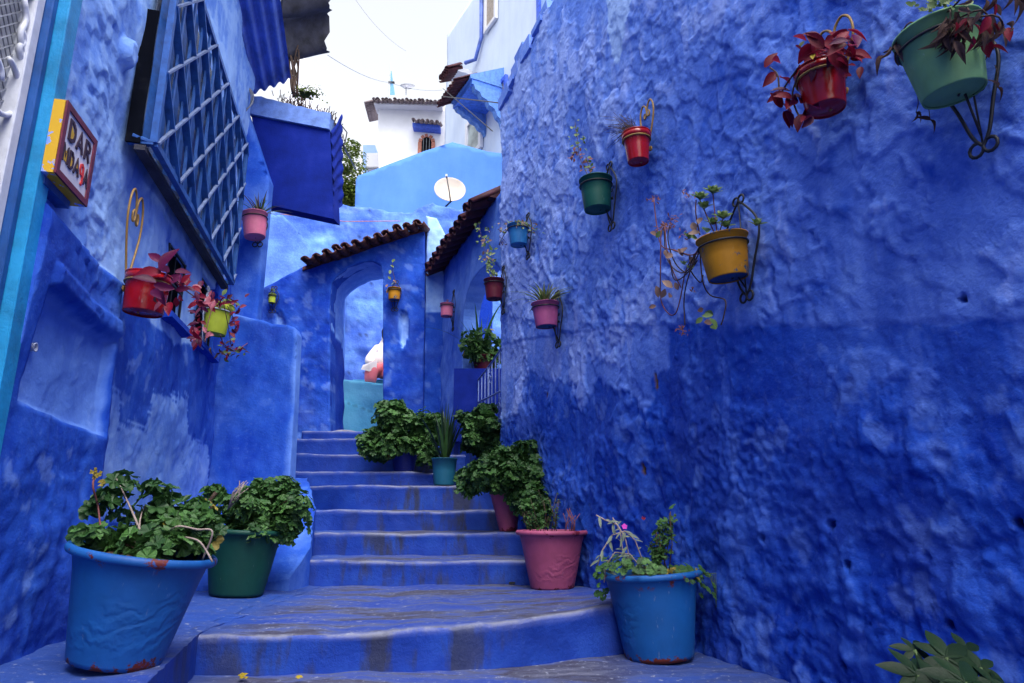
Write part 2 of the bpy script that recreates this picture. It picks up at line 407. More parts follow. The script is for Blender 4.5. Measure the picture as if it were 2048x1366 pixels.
def grid_wall(name, O, U, V, N, s0, s1, zlo, zhi, step, disp, attrs, mat, parent=None, thick=.4, fine=None):
    """dense wall sheet with real relief, its edges turned back to give the wall its thickness; zlo/zhi: functions of s"""
    ns = max(2, int((s1 - s0) / step)) + 1
    S = np.linspace(s0, s1, ns); lo = zlo(S) if callable(zlo) else np.full(ns, zlo); hi = zhi(S) if callable(zhi) else np.full(ns, zhi)
    nz = max(2, int(np.max(hi - lo) / step)) + 1
    T = np.linspace(0, 1, nz)
    SS = np.repeat(S[:, None], nz, 1); ZZ = lo[:, None] + (hi - lo)[:, None] * T[None, :]
    D = disp(SS, ZZ) if disp else np.zeros_like(SS)
    O, U, V, N = [np.array(v, float) for v in (O, U, V, N)]
    P = O + SS[..., None] * U + ZZ[..., None] * V + D[..., None] * N
    verts = P.reshape(-1, 3); nv = len(verts)
    idx = np.arange(nv).reshape(ns, nz)
    a = idx[:-1, :-1].ravel(); b = idx[1:, :-1].ravel(); c = idx[1:, 1:].ravel(); d = idx[:-1, 1:].ravel()
    flip = np.dot(np.cross(U, V), N) < 0
    F = np.stack([a, b, c, d] if not flip else [a, d, c, b], 1)
    ring = np.concatenate([idx[:, 0], idx[-1, 1:], idx[-2::-1, -1], idx[0, -2:0:-1]])
    back = (O + SS.ravel()[ring][:, None] * U + ZZ.ravel()[ring][:, None] * V - thick * N)
    m = len(ring); bi = nv + np.arange(m); r2 = np.roll(ring, -1); b2 = np.roll(bi, -1)
    F2 = np.stack([r2, ring, bi, b2] if not flip else [ring, r2, b2, bi], 1)
    allv = np.vstack([verts, back]); allf = np.vstack([F, F2]).tolist() + [tuple(bi[::-1] if flip else bi)]
    org = np.array(wloc(parent)) if parent else O
    me = bpy.data.meshes.new(name); me.from_pydata((allv - org).tolist(), [], allf); me.update()
    me.materials.append(mat)
    for k, fn in attrs.items():
        A = fn(SS, ZZ, D).ravel(); set_attr(me, k, np.concatenate([A, A[ring]]))
    sm_ = np.ones(len(me.polygons), bool); sm_[len(F):] = False
    me.polygons.foreach_set('use_smooth', sm_)
    o = mesh_obj(name, me, parent)
    if not parent: o.location = Vector(org)
    return o
def panel(name, O, U, V, N, outer, holes, step, disp, attrs, mat, parent=None, thick=.3, hole_thick=None, jag=0):
    """wall with openings: the outline and each opening are cut into one triangulated sheet with relief; every rim is turned back by the wall's thickness"""
    def dens(poly):
        out = []
        for i in range(len(poly)):
            a = np.array(poly[i], float); b = np.array(poly[(i + 1) % len(poly)], float)
            n = max(1, int(np.linalg.norm(b - a) / step))
            for k in range(n): out.append(tuple(a + (b - a) * k / n))
        return out
    loops = [dens(outer)] + [dens(h) for h in holes]
    if jag:
        rj = random.Random(3); loops = [[(x + rj.uniform(-jag, jag), y + rj.uniform(-jag, jag)) for x, y in lp] for lp in loops]
    xs = [p[0] for p in loops[0]]; ys = [p[1] for p in loops[0]]
    gx, gy = np.meshgrid(np.arange(min(xs) + step / 2, max(xs), step), np.arange(min(ys) + step / 2, max(ys), step))
    gx = gx.ravel(); gy = gy.ravel(); d = pdist(gx, gy, loops[0])
    for h in loops[1:]: d = np.minimum(d, -pdist(gx, gy, h))
    k = d > step * .45; gx = gx[k]; gy = gy[k]
    vs = []; es = []
    for lp in loops:
        b = len(vs); vs += lp; n = len(lp); es += [(b + i, b + (i + 1) % n) for i in range(n)]
    vs += list(zip(gx.tolist(), gy.tolist()))
    res = delaunay_2d_cdt([Vector(v) for v in vs], es, [], 0, 1e-5)
    V2 = np.array([tuple(v) for v in res[0]]); F = res[2]
    cx = np.array([V2[list(f)].mean(0) for f in F]); dd = pdist(cx[:, 0], cx[:, 1], loops[0])
    for h in loops[1:]: dd = np.minimum(dd, -pdist(cx[:, 0], cx[:, 1], h))
    F = [f for f, q in zip(F, dd) if q > 0]
    O, U, V, N = [np.array(v, float) for v in (O, U, V, N)]
    flip = np.dot(np.cross(U, V), N) < 0
    if flip: F = [tuple(reversed(f)) for f in F]
    D = disp(V2[:, 0], V2[:, 1]) if disp else np.zeros(len(V2))
    P = O + V2[:, :1] * U + V2[:, 1:] * V + D[:, None] * N
    ec = {}
    for f in F:
        for i in range(len(f)):
            a, b = f[i], f[(i + 1) % len(f)]; ec[(a, b)] = 1
    be = [(a, b) for (a, b) in ec if (b, a) not in ec]
    bm_ = {}; extra = []; F2 = []
    for a, b in be:
        for q in (a, b):
            if q not in bm_:
                bm_[q] = len(P) + len(extra); extra.append(O + V2[q, 0] * U + V2[q, 1] * V - thick * N)
        F2.append((b, a, bm_[a], bm_[b]))
    allv = np.vstack([P, np.array(extra)]); org = np.array(wloc(parent)) if parent else O
    # back face
    nb = len(allv); back = O + V2[:, :1] * U + V2[:, 1:] * V - thick * N
    allv = np.vstack([allv, back]); F3 = [tuple(nb + i for i in reversed(f)) for f in F]
    me = bpy.data.meshes.new(name); me.from_pydata((allv - org).tolist(), [], F + F2 + F3); me.update(); me.materials.append(mat)
    keys = list(bm_.keys())
    for k2, fn in attrs.items():
        A = fn(V2[:, 0], V2[:, 1], D); set_attr(me, k2, np.concatenate([A, A[keys], A]))
    s2 = np.zeros(len(me.polygons), bool); s2[:len(F)] = True; me.polygons.foreach_set('use_smooth', s2)
    o = mesh_obj(name, me, parent)
    if not parent: o.location = Vector(org)
    return o

# ================================================================== SETTING: ground, stairs
X, Yv, Zv = Vector((1, 0, 0)), Vector((0, 1, 0)), Vector((0, 0, 1))
t = NT('worn_step_paint')
geo = t.n('ShaderNodeNewGeometry'); sx = t.n('ShaderNodeSeparateXYZ'); t.L(geo.outputs['True Normal'], sx.inputs[0])
sp = t.n('ShaderNodeSeparateXYZ'); t.L(t.coords(), sp.inputs[0])
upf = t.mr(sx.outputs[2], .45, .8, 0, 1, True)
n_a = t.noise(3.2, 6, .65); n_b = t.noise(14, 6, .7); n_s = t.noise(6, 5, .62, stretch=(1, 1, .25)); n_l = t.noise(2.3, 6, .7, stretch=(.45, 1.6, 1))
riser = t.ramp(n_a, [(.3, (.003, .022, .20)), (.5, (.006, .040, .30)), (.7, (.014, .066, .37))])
mid = t.math('MULTIPLY', t.mr(sp.outputs[0], -1.75, -1.05, 0, 1, True), t.mr(sp.outputs[0], .25, -.35, 0, 1, True))
stain = t.math('MULTIPLY', t.mr(n_s, .48, .60, 0, .9), t.math('ADD', t.math('MULTIPLY', mid, .85), .10))
riser = t.mix(stain, riser, t.ramp(n_b, [(.3, (.014, .018, .035)), (.6, (.032, .034, .048)), (.8, (.065, .062, .070))]))
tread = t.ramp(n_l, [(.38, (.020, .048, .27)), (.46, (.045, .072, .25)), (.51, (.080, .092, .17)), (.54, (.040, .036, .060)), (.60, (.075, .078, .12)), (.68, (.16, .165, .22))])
edgeblue = t.math('ADD', t.mr(sp.outputs[0], -1.1, -1.55, 0, .8, True), t.mr(sp.outputs[0], .30, .75, 0, .55, True))
tread = t.mix(edgeblue, tread, (.016, .062, .30))
tread = t.mix(t.mr(n_b, .62, .72, 0, .75), tread, (.17, .19, .28))
tread = t.mix(t.mr(t.noise(28, 5, .75), .60, .64, 0, .75), tread, (.32, .34, .40))
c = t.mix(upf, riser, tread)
ew = t.math('MULTIPLY', t.attr('edge'), t.mr(t.noise(7, 5, .7), .36, .55, .15, .9))
c = t.mix(ew, c, (.19, .20, .27))
M['step'] = t.fin(c, t.mr(n_a, .3, .7, .45, .75), t.bump(t.noise(60, 6, .7), .5, .006, t.bump(n_b, .5, .012)), .3)

def stair(name, parent, x0, x1, yf, zb, zt, yb, seed, bulge=None, nx=None, lift=None):
    """one step: riser, worn rounded nosing, tread; a closed block"""
    H = zt - zb; D = yb - yf
    prof = [(0.0, 0.0, 0), (.002, H * .3, 0), (0, H * .62, 0), (-.003, H - .045, .0), (-.006, H - .020, .2), (.002, H - .004, .9), (.018, H, .55), (.04, H, 0)]
    nt = max(5, int(D / .05)); prof += [(.04 + (D - .04) * k / nt, H, 0) for k in range(1, nt + 1)]
    nx = nx or int((x1 - x0) / .03); xs = np.linspace(x0, x1, nx); p = np.array(prof)
    XX = np.repeat(xs[:, None], len(p), 1); PY = np.repeat(p[None, :, 0], nx, 0); PZ = np.repeat(p[None, :, 1], nx, 0)
    w = fbm(XX * 1.3, np.full_like(XX, seed * 3.7), 3, seed) * .013
    b = bulge(XX) if bulge else 0
    k = 1 - np.clip(PY / max(D, .01), 0, 1)
    dy = (w + b) * k + noise(XX * 9, PZ * 9 + seed, 5) * .006 * (PY < .03)
    dz = (fbm(XX * 1.1 + 9, np.full_like(XX, seed * 1.9), 3, seed + 4) * .010) * np.clip(PZ / H, 0, 1) + fbm(XX * 4, PY * 4 + seed, 3, 8) * .008 * (PZ > H * .9)
    if lift: dz = dz + lift(XX) * k * np.clip(PZ / H, 0, 1)
    wear = np.exp(-((XX + .75) / .55) ** 2) * .012 * (PZ > H * .9) * np.exp(-PY * 4)
    P = np.stack([XX, yf + PY + dy, zb + PZ + dz - wear], 2).reshape(-1, 3)
    m = len(p); idx = np.arange(nx * m).reshape(nx, m)
    F = np.stack([idx[:-1, :-1].ravel(), idx[1:, :-1].ravel(), idx[1:, 1:].ravel(), idx[:-1, 1:].ravel()], 1).tolist()
    nv = len(P); low = []
    for i in (0, nx - 1): low.append((xs[i], yb, zb))
    P = np.vstack([P, low]); F.append([*idx[0, ::-1].tolist(), nv][::-1]); F.append([*idx[-1].tolist(), nv + 1][::-1])
    org = np.array(wloc(parent)); me = bpy.data.meshes.new(name); me.from_pydata((P - org).tolist(), [], F); me.update(); me.materials.append(M['step'])
    set_attr(me, 'edge', np.concatenate([np.repeat(p[None, :, 2], nx, 0).ravel(), [0, 0]])); me.shade_smooth()
    return mesh_obj(name, me, parent)
stairs = empty('stairway', (0, 0, 0), kind='structure')
Lx = lambda Y: -1.94 - .215 * (Y - 2.8)
Rx = lambda Y: .6 - .355 * (Y - 4.87)
# street steps going down under and behind the camera
stair('step', stairs, -3.6, 2.6, -6.0, -.3, 0.0, 1.35, 31, nx=60)
stair('step', stairs, -2.4, 2.4, 1.35, -.3, .22, 1.75, 32, nx=60)
stair('step', stairs, -2.4, 2.3, 1.75, 0, .44, 2.15, 33, nx=80)
stair('step', stairs, -1.4, 2.1, 2.15, .2, .67, 2.62, 34, nx=80)
stair('step', stairs, -1.6, 1.9, 2.62, .4, .89, 4.45, 35)
stair('landing', stairs, -1.52, 1.6, 3.41, .7, 1.07, 5.5, 3, bulge=lambda x: np.interp(x, [-1.5, -.83, -.5, -.06, .46, 1.09, 1.6], [-.10, -.05, -.01, .09, .30, .48, .58]), lift=lambda x: np.interp(x, [-1.5, -.6, -.1, .2, .5, 1.1], [0, .0, .018, .035, .07, .08]))
SY = [5.38, 5.95, 6.45, 6.95, 7.45, 7.95, 8.45, 8.95]
SZ = [1.07, 1.248, 1.431, 1.615, 1.858, 2.019, 2.246, 2.475, 2.625]
for k in range(8):
    yb = (SY + [9.5])[k + 1] + (.25 if k < 7 else 0)
    xl = {0: -1.62, 1: -1.85, 2: -2.05}.get(k, -2.75)
    stair('step', stairs, xl, Rx(SY[k]) + .5, SY[k], SZ[k] - .05, SZ[k + 1], yb, 10 + k,
          bulge=(lambda x: .28 * sm(-1.5, -2.2, x)) if k == 3 else None)
# left ledge that carries the leaning planter, and the ramp block beside the stairs
def block(name, poly, ztop, zbot, parent, amp=.012, tone=.45, mat=None, step=.05, seed=0):
    o = panel(name, (0, 0, 0), X, Yv, Zv, poly, [], step,
              lambda x, y: (ztop(x, y) if callable(ztop) else ztop) + fbm(x * 3, y * 3, 3, seed) * amp,
              {'tone': lambda x, y, d: tone + fbm(x * 2, y * 2, 3, 4) * .15, 'edge': lambda x, y, d: 0 * x}, mat or M['step'], parent, thick=-zbot, jag=.008)
    return o
def ledge_z(x, y):
    return 1.071 + fbm(x * 1.1 + 9, np.full_like(x, 5.7), 3, 7) * .010 + fbm(x * 4, (y - 3.41) * 4 + 3, 3, 8) * .008
panel('landing_ledge', (0, 0, 0), X, Yv, Zv, [(-2.6, 1.0), (-1.0, 1.0), (-1.10, 2.0), (-1.17, 2.38), (-1.42, 3.31), (-1.44, 3.5), (-1.40, 5.6), (-2.9, 5.6)], [], .05, ledge_z,
      {'tone': lambda x, y, d: .45 + 0 * x}, M['step'], stairs, thick=.2, jag=.006)
def rampz(x, y): return 1.07 + .02 + np.clip((y - 5.0) / 1.6, 0, 1) ** .8 * .82
ramp = panel('stair_side_kerb', (0, 0, 0), X, Yv, Zv, [(-2.75, 4.95), (-1.56, 5.05), (-1.52, 5.36), (-1.68, 6.0), (-1.95, 6.6), (-2.1, 7.0), (-2.9, 7.0)], [], .05,
      lambda x, y: rampz(x, y) + fbm(x * 3, y * 3, 3, 5) * .02, {'tone': lambda x, y, d: .5 + fbm(x * 3, y * 3, 3, 4) * .2}, M['wall_left'], stairs, thick=-.9, jag=.01)
# floor beyond the archway and the courtyard behind the iron gate
block('upper_path', [(-7, 9.35), (3, 9.35), (3, 15), (-7, 15)], 2.62, 1.5, stairs, step=.3)
block('court_floor', [(-.6, 8.1), (-.05, 6.8), (3, 6.7), (3, 9.3), (-1.2, 9.3)], 2.5, 1.2, stairs, step=.25)
gme = MB().add([(-120, -120, -.35), (120, -120, -.35), (120, 200, -.35), (-120, 200, -.35)], [(0, 1, 2, 3)])
gme.build('ground', M['concrete'], kind='structure', origin=(0, 0, -.35))

rk = random.Random(8)
for (pts_, w0) in (([(905, 1192), (940, 1186), (965, 1182), (995, 1185), (1030, 1178), (1062, 1170)], .008), ([(870, 1196), (900, 1194)], .004)):
    mb = MB(); P_ = []
    for i in range(len(pts_) - 1):
        for k in range(5):
            x_ = pts_[i][0] + (pts_[i + 1][0] - pts_[i][0]) * k / 5; y_ = pts_[i][1] + (pts_[i + 1][1] - pts_[i][1]) * k / 5; p_ = atZ(x_, y_ + rk.uniform(-1.2, 1.2), 1.08); P_.append(p_)
    vs = []
    for i, p_ in enumerate(P_):
        w_ = w0 * rk.uniform(.3, 1.3) * math.sin(math.pi * (i + .5) / len(P_)); zz_ = 1.0728 + float(fbm(np.array(p_.x * 1.1 + 9), np.array(5.7), 3, 7)) * .010 + float(fbm(np.array(p_.x * 4), np.array((p_.y - 3.41) * 4 + 3), 3, 8)) * .008
        vs += [(p_.x, p_.y - w_, zz_), (p_.x, p_.y, zz_ + .001), (p_.x, p_.y + w_, zz_)]
    mb.add(vs, [(3 * i + j, 3 * i + 3 + j, 3 * i + 4 + j, 3 * i + 1 + j) for i in range(len(P_) - 1) for j in (0, 1)]).build('crack', M['dark'], stairs)

# ================================================================== RIGHT WALL
R0, _ = RF.sz(1003, 810)
cr = [RF.sz(*p) for p in [(1480, 200), (1240, 100), (1110, -60), (1108, 0), (1080, 55), (1060, 85), (1035, 135), (1020, 180), (1000, 215), (990, 262), (975, 275), (983, 300)]]
def r_top(S):
    xs = np.array([-9.0, -.5, RF.sz(1112, 0)[0], RF.sz(1085, 50)[0], RF.sz(1040, 130)[0], RF.sz(1003, 220)[0], RF.sz(985, 290)[0], 9])
    zs = np.array([6.3, 6.25, RF.sz(1112, 0)[1], RF.sz(1085, 50)[1], RF.sz(1040, 130)[1], RF.sz(1003, 220)[1], RF.sz(985, 290)[1], RF.sz(985, 290)[1]])
    return np.interp(S, xs, zs) + fbm(S * 6, S * 0 + 3, 4, 3) * .07
pl = sorted([RF.sz(*p) for p in [(1003, 690), (1100, 672), (1215, 655), (1340, 650), (1480, 650), (1600, 655), (1800, 650), (2048, 640)]])
plx = [p[0] for p in pl]; plz = [p[1] for p in pl]
r_lt = [RF.sz(*p) for p in [(1003, 640), (1345, 640), (1338, 735), (1310, 770), (1300, 860), (1280, 800), (1200, 765), (1180, 800), (1160, 830), (1145, 770), (1090, 760), (1060, 740), (1040, 830), (1003, 840)]]
r_rough = [RF.sz(*p) for p in [(1400, 800), (1480, 760), (1580, 800), (1620, 900), (1600, 1010), (1480, 1040), (1400, 980), (1360, 880)]]
holes_r = [(RF.sz(1665, 1050), .016), (RF.sz(1530, 1075), .012), (RF.sz(1700, 1130), .010), (RF.sz(1685, 1330), .016), (RF.sz(1905, 1245), .014), (RF.sz(2040, 1045), .014), (RF.sz(1925, 597), .010), (RF.sz(1232, 320), .012)]
rust_r = [(RF.sz(1098, 790), .020, .035), (RF.sz(1287, 938), .016, .042), (RF.sz(1312, 765), .012, .05)]
def r_disp(s, z):
    line = np.interp(s, plx, plz)
    up = sm(-.05, .25, z - line)
    # hammered trowel marks on the upper coat, drawn along a slant
    wx = fbm(s * 4, z * 4, 3, 11) * .045; wz = fbm(s * 4 + 7, z * 4, 3, 12) * .045
    a = (s + wx) * .80 + (z + wz) * .60; b = -(s + wx) * .60 + (z + wz) * .80
    h1, e1 = facets(a / .085, b / .055, 2)
    h2, e2 = facets(a / .15 + 40, b / .10, 9)
    f3, f4 = worley(a / .12, b / .075, 3)
    ham = h1 * .0060 + (f3 ** 1.3) * .009
    patchy = sm(-.25, .35, fbm(s * 1.4, z * 1.4, 2, 21)) * .85 + .15
    big = fbm(s * .9, z * .9, 2, 1) * .026 + fbm(s * 3.2, z * 3.2, 2, 31) * .005
    # torn edges where plaster coats overlap
    q = fbm(s * 2.3 + wx * 8, z * 1.5 + wz * 8, 4, 51); coat = sm(-.015, .015, q) * .008 + sm(.30, .33, q) * .008
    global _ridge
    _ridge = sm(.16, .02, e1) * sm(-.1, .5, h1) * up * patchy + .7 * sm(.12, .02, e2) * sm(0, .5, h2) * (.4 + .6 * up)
    q2 = fbm(s * 4.3, z * 2.2, 5, 77); coat = coat + sm(.16, .185, q2) * .0035
    deepz = sm(2.0, 1.2, z); rz = sm(.05, .25, fbm(s * 1.7 + 3, z * 1.9, 3, 66)) * (.35 + .65 * sm(2.3, 1.7, z)); low = np.abs(fbm(s * 3.8 + z * 1.4, z * 4.6, 4, 61)) * -(.004 + .011 * deepz) + fbm(s * 11, z * 13, 3, 62) * (.004 + .005 * deepz) + rz * (fbm(s * 24, z * 28, 3, 67) * .006 + .006) + fbm(s * 1.9, z * 2.4, 2, 63) * .014
    rr = sm(-.05, .10, pdist(s, z, r_rough) + fbm(s * 5, z * 5, 3, 5) * .08)
    hl, el = facets((s + wx) / .16, (z + wz) / .11, 41, 1.6); low = low + hl * (.002 + .005 * deepz)
    low = low * (1 - .5 * rr) + rr * (fbm(s * 26, z * 30, 3, 64) * .010 + .012)
    # how rough the lower wall is: smooth near the arch, rough low and towards the street
    lowmix = sm(.15, 1.1, line - z + sm(-.4, -1.4, s) * .3) * .9 + .1
    d = big + coat + h2 * (.0065 * up * sm(-.55, .25, fbm(s * 1.2 + 5, z * 1.2, 2, 25)) + .0015) + ham * .8 * up * patchy + ham * (1 - up) * .25 + low * (1 - up) * lowmix
    d = d + sm(0, .012, z - line + fbm(s * 3, z * 3, 2, 6) * .02) * .006
    lt = pdist(s, z, r_lt) + fbm(s * 9, z * 9, 3, 4) * .02; d = d + sm(0, .012, lt) * .005 * (1 - up)
    for (c_, r_) in holes_r:
        rr_ = np.hypot((s - c_[0]) * 1.0, (z - c_[1]) * .8) + fbm(s * 30, z * 30, 2, 3) * .006
        d = d - sm(r_ * 1.25, r_ * .75, rr_) * .05
    for (c_, a_, b_) in rust_r:
        rr_ = np.hypot((s - c_[0]) / a_, (z - c_[1]) / b_) + fbm(s * 18, z * 18, 2, 3) * .4
        d = d - sm(1.1, .8, rr_) * .010
    # the wall swells at its foot
    return d
def r_tone(s, z, d):
    line = np.interp(s, plx, plz)
    e = z - line + fbm(s * 5, z * 5, 3, 6) * .02
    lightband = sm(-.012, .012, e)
    far = sm(-.9, 1.6, s)          # the tone gets paler towards the arch
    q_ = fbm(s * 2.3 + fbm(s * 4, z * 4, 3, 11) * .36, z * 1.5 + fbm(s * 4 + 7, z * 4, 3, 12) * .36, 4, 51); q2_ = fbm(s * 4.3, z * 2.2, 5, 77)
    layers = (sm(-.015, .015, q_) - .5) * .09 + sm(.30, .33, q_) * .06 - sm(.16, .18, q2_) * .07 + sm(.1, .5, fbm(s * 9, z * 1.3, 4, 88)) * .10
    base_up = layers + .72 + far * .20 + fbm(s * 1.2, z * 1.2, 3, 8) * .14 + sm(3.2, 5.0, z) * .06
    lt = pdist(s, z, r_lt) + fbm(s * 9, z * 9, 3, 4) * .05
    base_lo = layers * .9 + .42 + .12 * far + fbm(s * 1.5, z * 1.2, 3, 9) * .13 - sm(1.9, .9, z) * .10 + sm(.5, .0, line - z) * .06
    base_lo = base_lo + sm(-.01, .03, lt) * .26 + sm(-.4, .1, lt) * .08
    lime = sm(-.004, .01, pdist(s, z, lit_notch))
    return np.clip(base_lo * (1 - lightband) + base_up * lightband, 0, 1)
lit_notch = [RF.sz(*p) for p in [(1208, -80), (1296, -80), (1262, 60), (1244, 132), (1232, 118), (1224, 60)]]  # V-shaped corner catching the light, painted pale into the wall colour
def r_wear_ridge_light(s, z, d):
    q = fbm(s * 7, z * 5, 4, 90); return np.clip(sm(.28, .5, q) * .4 * (fbm(s * 1.3, z * 1.3, 2, 3) > .0) + (_ridge if _ridge.shape == s.shape else 0) * .65, 0, 1)  # worn patches, plus ridge crests painted pale to strengthen the relief shading
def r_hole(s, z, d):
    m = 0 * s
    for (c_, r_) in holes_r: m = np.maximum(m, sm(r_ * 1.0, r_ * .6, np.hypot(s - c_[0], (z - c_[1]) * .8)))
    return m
def r_rust(s, z, d):
    m = 0 * s
    for (c_, a_, b_) in rust_r: m = np.maximum(m, sm(1.05, .8, np.hypot((s - c_[0]) / a_, (z - c_[1]) / b_) + fbm(s * 18, z * 18, 2, 3) * .4))
    return m
_ridge = np.zeros(1)
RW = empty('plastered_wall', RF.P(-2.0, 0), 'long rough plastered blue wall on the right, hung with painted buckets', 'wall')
WALLAT = {'tone': r_tone, 'wear': r_wear_ridge_light, 'hole': r_hole, 'rust': r_rust, 'lime': lambda s, z, d: sm(-.006, .006, pdist(s, z, lit_notch) + fbm(s * 14, z * 14, 3, 8) * .012)}
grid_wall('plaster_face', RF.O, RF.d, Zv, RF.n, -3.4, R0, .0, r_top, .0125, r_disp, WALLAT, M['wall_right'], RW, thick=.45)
grid_wall('plaster_face', RF.O, RF.d, Zv, RF.n, -11, -3.41, -.3, 6.3, .12, lambda s, z: fbm(s, z, 3, 1) * .05, {'tone': lambda s, z, d: sm(1.9, 2.1, z) * .4 + .25}, M['wall_right'], RW, thick=.45)
# broken cap stones along its ragged top
rc = random.Random(5)
for k in range(9):
    s = RF.sz(1100, 10)[0] + (R0 - RF.sz(1100, 10)[0]) * (k + .5) / 9; z = float(r_top(np.array([s]))[0])
    mb = MB(); c0 = RF.P(s, z + .0, -.10); q = [rc.uniform(-.03, .03) for _ in range(24)]
    L_, W_, H_ = .11 + q[0], .14, .05 + q[1]
    pts = [c0 + RF.d * (i * L_ + q[3 + j]) + RF.n * (j * W_ + q[7 + k2]) + Zv * (H_ * kk + q[11 + i]) for kk, k2 in ((-1, 0), (1, 2)) for i, j in ((-1, -1), (1, -1), (1, 1), (-1, 1))]
    set_attr(mb.hexa(pts).build('cap_stone', M['wall_right'], RW).data, 'tone', [.85] * 8)

# ================================================================== GATE WALL (arch and tiled coping), iron gate
G0 = R0 + .004; G1 = RF.sz(862, 560)[0]
a0, a1 = RF.sz(1003, 700)[0] + .03, RF.sz(920, 760)[0]
zsp = RF.sz(921, 640)[1]; zap = RF.sz(962, 535)[1]
ctop = RF.sz(935, 455)[1] - .10
arch = [(a1, 2.3), (a1, zsp)] + [((a0 + a1) / 2 + (a1 - a0) / 2 * math.cos(t_), zsp + (zap - zsp) * math.sin(t_)) for t_ in np.linspace(.12, math.pi - .12, 15)] + [(a0, zsp), (a0, 2.3)]
GW = empty('gate_wall', RF.P(G0, 2.0), 'pale blue wall with a tall arched gateway under red coping tiles', 'wall')
def gdisp(s, z): return fbm(s * 2, z * 2, 4, 41) * .022 - .02
gat = {'tone': lambda s, z, d: np.clip(.60 + sm(2.9, 3.6, z) * .12 + fbm(s * 2, z * 2, 3, 3) * .16 - sm(.25, 0, G1 - s) * .25, 0, 1), 'wear': lambda s, z, d: sm(.25, .5, fbm(s * 6, z * 6, 3, 1)) * .6}
arch_c = [(min(max(x, G0 + .01), 99), z) for x, z in arch]
panel('plaster_face', RF.O, RF.d, Zv, RF.n, [(G0, 1.2), (G1, 1.2), (G1, ctop), (G0, ctop)], [arch_c], .045, gdisp, gat, M['wall_left'], GW, thick=.24)
# piece joining coping to the higher wall's end
def tile_mesh(name, w=.16, L=.34, mat=None, th=.014, taper=.8):
    mb = MB(); vs = []; n = 8
    for (y, r) in ((0, w / 2), (L, w / 2 * taper)):
        for (rad) in (r, r - th):
            for k in range(n + 1):
                a = math.pi * k / n; vs.append((rad * math.cos(a), y, rad * math.sin(a) * .85))
    m = n + 1; fs = []
    for k in range(n):
        fs.append((k, k + 1, 2 * m + k + 1, 2 * m + k)); fs.append((m + k + 1, m + k, 3 * m + k, 3 * m + k + 1))
        fs.append((k + 1, k, m + k, m + k + 1)); fs.append((2 * m + k, 2 * m + k + 1, 3 * m + k + 1, 3 * m + k))
    fs += [(0, 2 * m, 3 * m, m), (n, m + n, 3 * m + n, 2 * m + n)]
    return mb.add(vs, fs).mesh(name, mat, True)
def tiles(parent, A, B, n, out, mat, w, L=.3, tilt=.25, jitter=.5, cover_only=False, name='roof_tile', seed=1):
    """a row of barrel tiles from A to B: humped covers over upturned channels; out is the way they shed water"""
    A = Vector(A); B = Vector(B); out = Vector(out).normalized(); rnd = random.Random(seed)
    me = tile_mesh(name, w, L, mat); along = (B - A).normalized(); org = wloc(parent)
    ax = (out - Zv * tilt).normalized()
    for k in range(n):
        for ch in ((0,) if cover_only else (0, 1)):
            f = (k + .5 + (.5 if ch else 0)) / n
            if f > 1: continue
            p = A + (B - A) * f
            up = Zv * (1 if not ch else -1); y = ax; x = y.cross(up).normalized(); z = x.cross(y).normalized()
            m = Matrix((x, y, z)).transposed().to_4x4()
            m = m @ Matrix.Rotation(rnd.uniform(-.07, .07) * jitter, 4, 'Z') @ Matrix.Rotation(rnd.uniform(-.06, .06) * jitter, 4, 'X')
            o = bpy.data.objects.new(name, me); COL.objects.link(o); o.parent = parent
            m.translation = p - y * L * .35 + Zv * (0 if not ch else .0) + Zv * rnd.uniform(-.006, .006) * jitter - org
            o.matrix_local = m
gA = RF.px(990, 395); gB = RF.px(876, 540)
zc = (gA.z + gB.z) / 2
sA, sB = RF.sz(990, 395)[0], RF.sz(872, 540)[0]
tiles(GW, RF.P(sA - .02, ctop + .06), RF.P(sB, ctop + .06), 13, RF.n, M['tile2'], .21, .44, .5, .8, seed=4)
mb = MB(); mb.hexa([RF.P(sA, ctop, -.3), RF.P(sB, ctop, -.3), RF.P(sB, ctop, .06), RF.P(sA, ctop, .06), RF.P(sA, ctop + .16, -.3), RF.P(sB, ctop + .16, -.3), RF.P(sB, ctop + .01, .06), RF.P(sA, ctop + .01, .06)])
mb.build('coping_bed', M['tile2'], GW)
# iron gate standing in the arch
GT = empty('iron_gate', RF.P(a0, 2.46, -.12), 'pale blue wrought iron gate with scrolls standing in the arched gateway', 'gate')
gz0 = 2.50
def gtopz(f): return 3.10 + .32 * (1 - f) ** 1.5
def gp(f, z): return RF.P(a0 + .02 + (a1 - a0 - .04) * f, z, -.12)
MB().tube([gp(f, gtopz(f)) for f in np.linspace(0, 1, 14)], .012).build('top_rail', M['gateiron'], GT, True)
for zz in (2.56, 2.86): MB().tube([gp(0, zz), gp(1, zz)], .010).build('cross_rail', M['gateiron'], GT, True)
for k in range(13):
    f = k / 12; MB().tube([gp(f, gz0 - .02), gp(f, gtopz(f) + (.03 if k in (0, 12) else 0))], .013 if k in (0, 6, 12) else .0075).build('bar', M['gateiron'], GT, True)
def spiral(c, u, v, r0, r1, a0_, turns, n=18):
    return [Vector(c) + (u * math.cos(a0_ + 2 * math.pi * turns * k / n) + v * math.sin(a0_ + 2 * math.pi * turns * k / n)) * (r0 + (r1 - r0) * k / n) for k in range(n + 1)]
for k in range(6):
    f = (k + .5) / 6; MB().tube(spiral(gp(f, 2.70), RF.d, Zv, .10, .02, k * 2.0, 1.3 * (1 if k % 2 else -1)), .007).build('scroll', M['gateiron'], GT, True)
MB().tube(spiral(gp(.16, 3.22), RF.d, Zv, .17, .03, -1.4, -1.2, 26), .010).build('scroll', M['gateiron'], GT, True)
